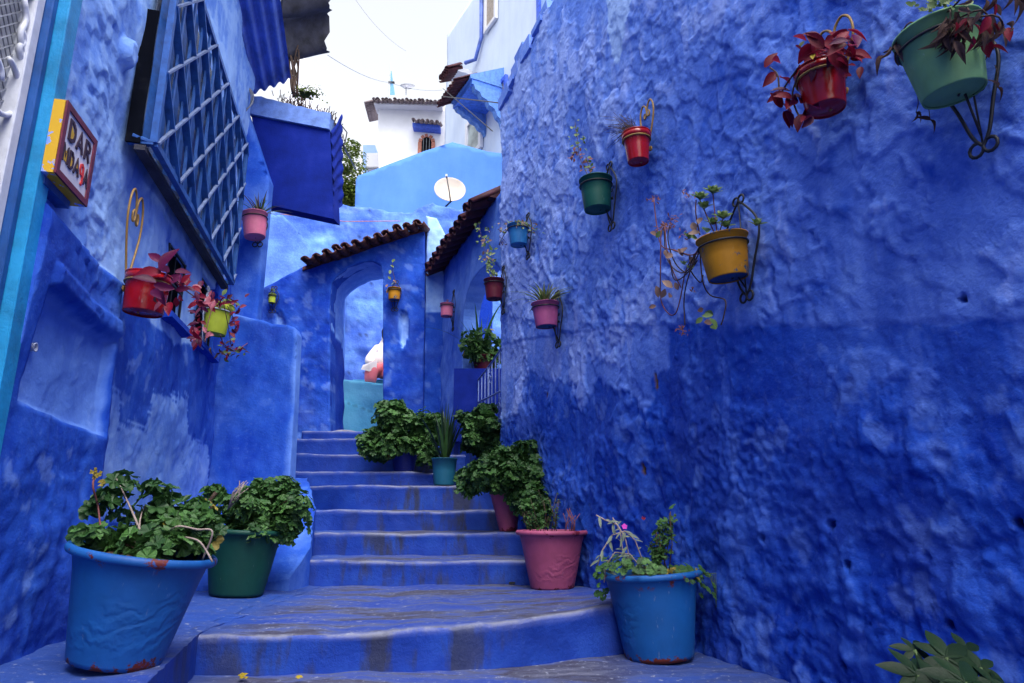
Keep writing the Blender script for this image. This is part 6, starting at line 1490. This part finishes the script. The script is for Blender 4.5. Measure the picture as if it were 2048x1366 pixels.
for (x, y, x2, y2) in ((1835, 190, 1832, 225), (1850, 200, 1860, 240), (1990, 130, 1995, 175), (1960, 60, 2005, 65)):
    a_, b_ = off(RF, x, y, .1), off(RF, x2, y2, .1); trailer(A1, [a_, a_.lerp(b_, .5) + Vector((.005, 0, 0)), b_], 'stem', .0015)
    for k in range(2): rleaf(A1, dryl, b_, .035, rnd)
# red with crimson leaves
rnd = random.Random(41); tp_ = POT['bigred'][4]; A2 = empty('crimson_plant', tp_, 'crimson leaved plant spilling left from the red bucket', 'plant')
for k in range(58): rleaf(A2, redl if rnd.random() < .7 else purl, off(RF, rnd.gauss(1655, 24), rnd.gauss(92, 17), rnd.uniform(.05, .28)), rnd.uniform(.05, .08), rnd)
for k in range(18): rleaf(A2, redl, off(RF, rnd.gauss(1695, 12), rnd.gauss(122, 10), .15), rnd.uniform(.03, .045), rnd)
o_ = trailer(A2, [off(RF, 1600, 130, .25), off(RF, 1575, 165, .24), off(RF, 1560, 185, .22), off(RF, 1555, 150, .22), off(RF, 1540, 135, .22)], 'stem', .004)
for (x, y) in ((1530, 135), (1552, 145), (1545, 120), (1560, 155)): rleaf(A2, redl, off(RF, x, y, .22), .07, rnd)
trailer(A2, [off(RF, 1600, 140, .25), off(RF, 1585, 185, .24), off(RF, 1590, 215, .22), off(RF, 1600, 235, .22)], 'stem', .004)
for (x, y) in ((1565, 215), (1585, 200), (1600, 190), (1610, 205), (1600, 235), (1575, 180), (1605, 165), (1625, 235), (1570, 222)): [rleaf(A2, redl if rnd.random() < .7 else purl, off(RF, x + rnd.gauss(0, 5), y + rnd.gauss(0, 5), .22), .068, rnd) for _ in (0, 1)]
rleaf(A2, sdl, off(RF, 1608, 82, .22), .03, rnd); rleaf(A2, M and oval('leaf', 1, .5, M['fallen']), off(RF, 1627, 108, .3), .035, rnd)
# ochre bucket: rosettes, blossoms, long trailing runners
rnd = random.Random(42); tp_ = POT['yellow'][4]; A3 = empty('trailing_succulent', tp_, 'leggy succulent with green rosettes and pink seed heads trailing from the ochre bucket', 'plant')
Y_ = lambda x, y, o=.22: off(RF, x, y, o)
def rosette(root, p, n_, s, me, nrm=(0, -.6, .8)):
    s = s * 1.9
    for k in range(n_):
        f = k / n_; put(me, root, p, orient(nrm, k * 2.4) @ Matrix.Rotation(R(20 + 55 * (1 - f)), 4, 'X'), s * (1.0 - .35 * (1 - f)))
for (x, y, s_, n_) in ((1400, 400, .036, 14), (1426, 388, .036, 14), (1446, 438, .034, 12), (1408, 418, .034, 10), (1512, 452, .030, 8), (1450, 455, .03, 8), (1378, 478, .03, 6), (1425, 450, .034, 8), (1380, 540, .022, 6), (1368, 530, .02, 5)):
    rosette(A3, Y_(x, y), n_, s_, sdl)
    if y < 445: trailer(A3, [Y_(x, y), Y_((x + 1435) / 2, (y + 470) / 2 + 6), Y_(1435, 478)], 'stemred', .003)
for (x, y, n_) in ((1308, 398, 20), (1330, 450, 34), (1345, 435, 10), (1372, 388, 9), (1388, 390, 7), (1368, 470, 12), (1320, 455, 14), (1366, 660, 20), (1385, 578, 8), (1350, 440, 8), (1342, 452, 14)):
    for k in range(n_): rleaf(A3, blo, Y_(x + rnd.gauss(0, 6), y + rnd.gauss(0, 4), .2 + rnd.gauss(0, .01)), rnd.uniform(.010, .022), rnd)
for pts, mt in (([(1420, 480), (1385, 510), (1350, 500), (1322, 490), (1312, 440), (1308, 402)], 'stemred'), ([(1410, 485), (1370, 545), (1335, 520), (1328, 460)], 'stem'), ([(1322, 460), (1321, 540), (1322, 600), (1338, 628), (1352, 625), (1362, 590), (1372, 540), (1395, 500)], 'stemred'),
                ([(1395, 500), (1375, 560), (1368, 600), (1370, 650)], 'stem'), ([(1400, 500), (1405, 560), (1420, 590), (1450, 600), (1448, 630), (1442, 650)], 'stem'), ([(1396, 500), (1380, 535), (1400, 565), (1406, 550)], 'stem'), ([(1340, 450), (1336, 480), (1350, 525), (1375, 545), (1395, 520)], 'stem'),
                ([(1425, 480), (1430, 495), (1446, 498), (1458, 485), (1458, 465)], 'stemred'), ([(1392, 400), (1392, 430), (1400, 470)], 'stemred'), ([(1330, 455), (1334, 500), (1345, 540), (1362, 575)], 'stemred'), ([(1415, 485), (1390, 510), (1345, 500)], 'stemred'), ([(1405, 490), (1380, 540), (1350, 560), (1340, 520)], 'stem')):
    trailer(A3, [Y_(x, y, .24 if i < 2 else .19) for i, (x, y) in enumerate(pts)], mt, .0035)
for (x, y, me, s_) in ((1312, 572, spl, .045), (1330, 578, spl, .04), (1345, 575, spl, .045), (1338, 595, spl, .032), (1312, 612, spl, .03), (1330, 500, spl, .035), (1345, 508, spl, .035), (1355, 498, spl, .035), (1300, 465, spl, .035), (1312, 475, sdl, .035), (1365, 505, spl, .04), (1378, 512, spl, .035), (1395, 622, spl, .028), (1410, 625, sdl, .04), (1405, 635, sdl, .03), (1425, 632, sdl, .035), (1434, 655, sdl, .04), (1408, 645, spl, .035), (1420, 655, sdl, .03), (1415, 485, spl, .045), (1425, 480, spl, .04), (1400, 465, spl, .04), (1385, 445, spl, .04), (1402, 435, spl, .035), (1410, 455, sdl, .05), (1440, 462, spl, .035), (1395, 478, sdl, .035), (1350, 565, spl, .03)):
    rleaf(A3, me, Y_(x, y, .23), s_ * 1.25, rnd)
# small red: dead grass
rnd = random.Random(43); tp_ = POT['red'][4]; A4 = empty('dead_grass', tp_, 'dead grey grass hanging out of the small red bucket', 'plant'); mb = MB()
for k in range(120):
    e = RF.px(rnd.gauss(1242, 16), rnd.gauss(262, 20), .14 + rnd.gauss(0, .04)); md_ = tp_.lerp(e, .55) + Vector((0, 0, rnd.uniform(0, .05))); mb.tube([tp_ + Vector((rnd.gauss(0, .02), rnd.gauss(0, .02), -.01)), md_, e], .0013, 3, cap=False)
tag(mb.build('grass_blades', M['drygrass'], A4), kind='stuff')
# bottle green: leggy sprigs
def sprig(root, pts, leafs, s, rnd, o=.16, mt='stem', r=.0025, spread=6, f=RF):
    out = trailer(root, [f.px(x, y, o) for x, y in pts], mt, r)
    for (me, n_, t0, t1) in leafs:
        for k in range(n_):
            i = int(rnd.uniform(t0, t1) * (len(out) - 1)); p = out[i] + Vector((rnd.gauss(0, 1), rnd.gauss(0, 1), rnd.gauss(0, 1))) * (out[0] - out[-1]).length * .045; rleaf(root, me, p, s * rnd.uniform(.7, 1.2), rnd)
rnd = random.Random(44); A5 = empty('leggy_sprig', POT['dkgreen'][4], 'tall leggy sprigs with green and rusty leaves in the bottle green bucket', 'plant')
sprig(A5, [(1180, 360), (1168, 335), (1158, 310), (1155, 280), (1150, 245)], [(sdl, 26, .6, 1), (M and oval('leaf', 1, .6, M['blossom']), 16, .3, .7)], .028, rnd)
sprig(A5, [(1185, 360), (1178, 335), (1172, 312)], [(oval('leaf', 1, .6, M['blossom']), 14, .3, 1), (sdl, 10, .3, .9)], .026, rnd)
sprig(A5, [(1150, 300), (1143, 322)], [(oval('leaf', 1, .6, M['blossom']), 8, .3, 1)], .026, rnd)
# azure: browning sedum crown
rnd = random.Random(45); A6 = empty('browning_sedum', POT['azure'][4], 'browning sedum spilling over the small azure bucket', 'plant')
for k in range(150):
    x = rnd.gauss(1035, 20); y = 443 + abs(rnd.gauss(0, 5)) + (abs(x - 1035) > 20) * rnd.uniform(0, 18); rleaf(A6, (sdl, spl, dryl, oval.__defaults__ and sdl)[k % 4], RF.px(x, y, rnd.uniform(.06, .22)), rnd.uniform(.014, .03), rnd)
trailer(A6, [RF.px(1018, 455, .2), RF.px(1003, 478, .2), RF.px(998, 490, .2)], 'stem'); 
for k in range(10): rleaf(A6, dryl, RF.px(rnd.uniform(995, 1012), rnd.uniform(470, 492), .2), .022, rnd)
# rose: spider plant
blades(POT['rose'][4] - Zv * .01, 46, .21, .016, ('spider', 'spider', 'sedum'), 'yellow green spider plant arching out of the rose pink bucket', 6, name='spider_plant', spread=1.3, curl=.5)
# maroon: tall scented sprig
rnd = random.Random(46); A7 = empty('tall_sprig', POT['maroon'][4], 'tall pale green sprig growing from the maroon bucket', 'plant')
sprig(A7, [(985, 558), (978, 530), (970, 500), (962, 470), (958, 446)], [(sdl, 60, .15, 1), (spl, 14, .2, .8)], .035, rnd, .15)
sprig(A7, [(990, 558), (982, 535), (975, 515)], [(sdl, 34, .2, 1)], .035, rnd, .15)
rnd = random.Random(47); A8 = empty('stubble_plant', POT['tinypink'][4], 'short dry stubble in the tiny pink bucket', 'plant')
for k in range(6): MB().tube([POT['tinypink'][4] + Vector((rnd.gauss(0, .02), 0, -.01)), POT['tinypink'][4] + Vector((rnd.gauss(0, .03), 0, .06))], .003, 4).build('stem', M['stemred'], A8)
# left red: purple leaves trailing to the lime bucket
rnd = random.Random(48); A9 = empty('purple_trailer', POT['lred'][4], 'purple leaved trailing plant in the glossy red bucket on the left', 'plant'); Lp = lambda x, y, o=.22: LF.px(x, y, o)
for (x, y, s_, me) in ((320, 540, .095, purl), (330, 555, .10, purl), (312, 565, .07, purl), (325, 525, .06, purl), (338, 545, .085, purl), (345, 560, .07, purl), (305, 580, .06, purl), (318, 590, .05, dryl), (350, 545, .06, purl), (360, 550, .06, purl), (336, 590, .06, redl), (340, 605, .06, redl), (330, 600, .05, pkl), (325, 570, .09, purl), (352, 580, .05, purl), (365, 575, .05, purl), (322, 545, .08, redl), (308, 570, .06, purl)): rleaf(A9, me, Lp(x, y, .27), s_ * 1.3, rnd)
tr = trailer(A9, [POT['lred'][4], Lp(345, 560), Lp(370, 580), Lp(400, 600), Lp(425, 610)], 'stemred', .004)
for k in range(34): p = tr[int(rnd.uniform(.3, 1) * (len(tr) - 1))] + Vector((rnd.gauss(0, .03), rnd.gauss(0, .03), rnd.gauss(0, .03))); rleaf(A9, (redl, purl, redl, pkl)[k % 4], p, rnd.uniform(.04, .065), rnd)
rnd = random.Random(49); A10 = empty('red_trailer', POT['lime'][4], 'red and pink leaved plant hanging round the lime green bucket', 'plant')
for k in range(54):
    side = rnd.choice((-1, -1, 1)); x = 438 + side * rnd.uniform(26, 42) - (3 if side < 0 else -3); y = rnd.uniform(605, 690); rleaf(A10, (redl, purl, redl, purl, pkl)[k % 5], Lp(x - (y - 605) * .12, y, rnd.uniform(.12, .3)), rnd.uniform(.035, .065), rnd)
for k in range(40): rleaf(A10, (sdl, purl, redl)[k % 3], Lp(rnd.gauss(452, 16), rnd.gauss(603, 8), rnd.uniform(.1, .26)), rnd.uniform(.03, .05), rnd)
for (x, y) in ((412, 666), (428, 670), (420, 663)): put(pkl, A10, Lp(x, y, .30), orient((.4, -.9, .1), rnd.uniform(0, 6)), .048)
tr = trailer(A10, [Lp(440, 670), Lp(450, 690), Lp(470, 700), Lp(490, 690), Lp(502, 680)], 'stemred', .004)
for k in range(46): rleaf(A10, (dryl, redl, sdl, dryl)[k % 4], Lp(rnd.gauss(462, 16), rnd.gauss(697, 9), .22), rnd.uniform(.025, .045), rnd)
for pts in ([(455, 612), (468, 640), (472, 665)], [(448, 610), (456, 650), (462, 690)], [(425, 615), (415, 650), (410, 685)]): trailer(A10, [Lp(x, y, .27) for x, y in pts], 'stemred', .003)
# pink by the grille: spiky
blades(POT['lpink'][4] + Vector((.05, 0, -.01)), 46, .24, .012, ('drygrass', 'ger2', 'ger', 'spider'), 'spiky half dry plant in the bright pink bucket', 16, name='spiky_plant', spread=1.2, curl=.3, lmin=.4)
rnd = random.Random(50); A11 = empty('succulent_sprig', POT['ylw2'][4], 'thin upright sprig with round leaves in the small yellow bucket', 'plant')
tr = trailer(A11, [POT['ylw2'][4], QF.px(790, 560, .12), QF.px(786, 545, .12), QF.px(785, 528, .12)], 'stem', .004)
for (x, y, s_) in ((785, 525, .07), (787, 535, .06), (779, 548, .06), (776, 553, .05), (786, 560, .05), (783, 570, .05), (775, 578, .06), (790, 574, .05), (772, 574, .05)): rleaf(A11, sdl if rnd.random() < .6 else spl, QF.px(x, y, .13), s_, rnd)
rnd = random.Random(51); A12 = empty('tiny_sprig', POT['lime2'][4], 'tiny sprig in the tiny lime green bucket', 'plant')
trailer(A12, [POT['lime2'][4], QF.px(545, 575, .1)], 'stem', .004); 
for k in range(8): rleaf(A12, sdl, QF.px(545 + rnd.gauss(0, 3), rnd.uniform(574, 586), .1), .03, rnd)

# weeds on the balcony, fallen leaves
rnd = random.Random(60); BWD = empty('balcony_weeds', atY(600, 195, 6.3), 'dry weeds and small green shrub growing along the balcony top', 'plant'); mb = MB(); lfm = MB()
for k in range(420):
    f = rnd.random() ** .9; p = atY(548 + f * 118, 186 + f * 46 , 6.26) + Vector((rnd.gauss(0, .01), rnd.uniform(0, .5), 0)); h_ = rnd.uniform(.02, .09); e = p + Vector((rnd.gauss(0, .03), rnd.gauss(0, .02), h_)); mb.tube([p - Zv * .03, e], .004, 3, cap=False)
tag(mb.build('dry_weeds', M['dryleaf'], BWD), kind='stuff')
bsh = MB()
for k in range(420):
    c_ = atY(rnd.choice((602, 612, 625)), 190, 6.6); d_ = Vector((rnd.gauss(0, .05), rnd.gauss(0, .05), abs(rnd.gauss(0, .045)))); m = orient(d_ + Zv * .05, rnd.uniform(0, 6)); p = c_ + d_; s_ = .035
    bsh.add([p + m.to_3x3() @ Vector(v) * s_ for v in ((-.5, 0, 0), (0, -.3, 0), (.5, 0, 0), (0, .3, 0))], [(0, 1, 2, 3)])
tag(bsh.build('green_tuft', M['tree'], BWD), kind='stuff')
fal = lobed('fallen_leaf', 1, 5, M['fallen'], .3, .3, 9)
for (x, y, s_, lb) in ((487, 1357, .026, 'crumpled yellow leaf lying on the lower step, the larger of two'), (598, 1359, .017, 'small yellow leaf on the lower step right of the larger one')):
    p = atZ(x, y, .90); o = bpy.data.objects.new('fallen_leaf', fal); COL.objects.link(o); mm = orient((.2, -.3, 1), rnd.uniform(0, 6)) @ Matrix.Diagonal((s_, s_, s_, 1)); mm.translation = p + Zv * .008; o.matrix_world = mm; tag(o, lb, 'leaf')
# small dark scrap and crack on the landing
p = atZ(1024, 1168, 1.078); MB().box(p + Zv * .008, X, Yv, Zv, (.045, .02, .014)).build('dark_scrap', M['black'], None, origin=p, label='small black scrap lying on the landing left of the pink planter', cat='scrap')

# ================================================================== PERSON behind the archway (seated, leaning forward)
PE = empty('person', atY(778, 765, 11.35), 'person in a loose white top with pink cloth over the lap, seated beyond the archway', 'person')
def skinned(name, verts, edges, rad, mat, parent, lvl=2):
    me = bpy.data.meshes.new(name); org = wloc(parent); me.from_pydata([tuple(Vector(v) - org) for v in verts], edges, []); o = bpy.data.objects.new(name, me); COL.objects.link(o); o.parent = parent
    mo = o.modifiers.new('skin', 'SKIN'); sk = me.skin_vertices[0].data if me.skin_vertices else None
    if sk is None:
        bm = bmesh.new(); bm.from_mesh(me); lay = bm.verts.layers.skin.verify(); bm.to_mesh(me); bm.free(); sk = me.skin_vertices[0].data
    for i, r_ in enumerate(rad): sk[i].radius = (r_, r_) if isinstance(r_, float) else r_
    sk[0].use_root = True
    ss = o.modifiers.new('sub', 'SUBSURF'); ss.levels = lvl; ss.render_levels = lvl
    dg = bpy.context.evaluated_depsgraph_get(); m2 = bpy.data.meshes.new_from_object(o.evaluated_get(dg)); o.modifiers.clear(); o.data = m2
    m2.materials.clear(); m2.materials.append(mat); m2.shade_smooth(); return o
pc = atY(776, 752, 11.4); seatz = pc.z - .02
B = lambda x, y, z: Vector((pc.x + x, pc.y + y, seatz + z))
bv = [B(0, 0, .08), B(0, -.02, .25), B(-.01, -.05, .42), B(-.01, -.06, .52), B(-.015, -.08, .60), B(-.02, -.10, .70), B(-.02, -.11, .78),
      B(-.17, -.05, .48), B(-.27, -.10, .28), B(-.16, -.32, .14), B(.17, -.05, .48), B(.26, -.12, .28), B(.10, -.34, .14),
      B(-.10, -.05, .04), B(-.16, -.42, .06), B(-.16, -.46, -.32), B(.10, -.05, .04), B(.14, -.42, .06), B(.14, -.46, -.32), B(-.16, -.56, -.40), B(.14, -.56, -.40), B(-.10, -.40, .12), B(.04, -.41, .12)]
be_ = [(0, 1), (1, 2), (2, 3), (3, 4), (4, 5), (5, 6), (2, 7), (7, 8), (8, 9), (2, 10), (10, 11), (11, 12), (0, 13), (13, 14), (14, 15), (0, 16), (16, 17), (17, 18), (15, 19), (18, 20), (9, 21), (12, 22)]
br = [.14, .13, .13, .06, .055, .085, .07, .06, .045, .032, .06, .045, .032, .09, .065, .045, .09, .065, .045, .035, .035, .028, .028]
skinned('body', bv, be_, [float(r_) for r_ in br], M['skin'], PE)
tv = [B(0, .0, .06), B(0, -.02, .25), B(-.01, -.05, .43), B(-.01, -.06, .50), B(-.19, -.06, .47), B(-.31, -.12, .25), B(-.24, -.27, .17), B(.19, -.06, .47), B(.30, -.12, .25), B(.18, -.28, .17)]
skinned('white_top', tv, [(0, 1), (1, 2), (2, 3), (2, 4), (4, 5), (5, 6), (2, 7), (7, 8), (8, 9)], [.19, .18, .165, .075, .10, .10, .085, .10, .10, .085], M['cloth'], PE)
lv = [B(0, -.04, .06), B(-.15, -.22, .06), B(-.19, -.46, .05), B(-.19, -.50, -.22), B(.15, -.22, .06), B(.17, -.46, .05), B(.17, -.50, -.22), B(0, -.3, .08)]
skinned('pink_skirt', lv, [(0, 1), (1, 2), (2, 3), (0, 4), (4, 5), (5, 6), (0, 7)], [.17, .13, .12, .10, .13, .12, .10, .13], M['pinkcloth'], PE)
hd = B(-.02, -.11, .74)
sv = MB().lathe([(.001, .93), (.07, .915), (.115, .86), (.125, .76), (.13, .66), (.19, .56), (.27, .44), (.33, .30), (.36, .20), (.35, .19), (.25, .44), (.12, .6)], 32, Matrix.Translation(B(-.02, .02, 0)) @ Matrix.Diagonal((1, .75, 1, 1)), wob=.05, seed=4)
sv.build('shawl', M['cloth'], PE, True)
MB().lathe([(.001, .125), (.05, .118), (.09, .08), (.108, .02), (.10, -.05), (.085, -.10)], 18, Matrix.Translation(hd + Vector((0, .02, .01)))).build('hair', M['hair'], PE, True)
MB().lathe([(.001, .0), (.014, -.012), (.012, -.03), (.001, -.036)], 8, Matrix.Translation(hd + Vector((0, -.09, .02))) @ Matrix.Rotation(.3, 4, 'X')).build('nose', M['skin'], PE, True)
# folded white cloth on the knee and ledge seat under the person
MB().hexa([B(-.34, -.56, .02), B(-.20, -.58, -.02), B(-.10, -.50, .05), B(-.26, -.44, .08), B(-.32, -.52, .10), B(-.2, -.55, .12), B(-.1, -.46, .2), B(-.25, -.4, .16)]).build('folded_cloth', M['cloth'], PE)
MB().box((pc.x + .2, 11.6, (2.5 + seatz - .08) / 2), X, Yv, Zv, (1.5, .8, seatz - .08 - 2.5)).build('stone_bench', M['turq'], None, origin=(pc.x + .2, 11.6, 2.5), label='turquoise bench block behind the low wall, under the seated person', cat='bench')
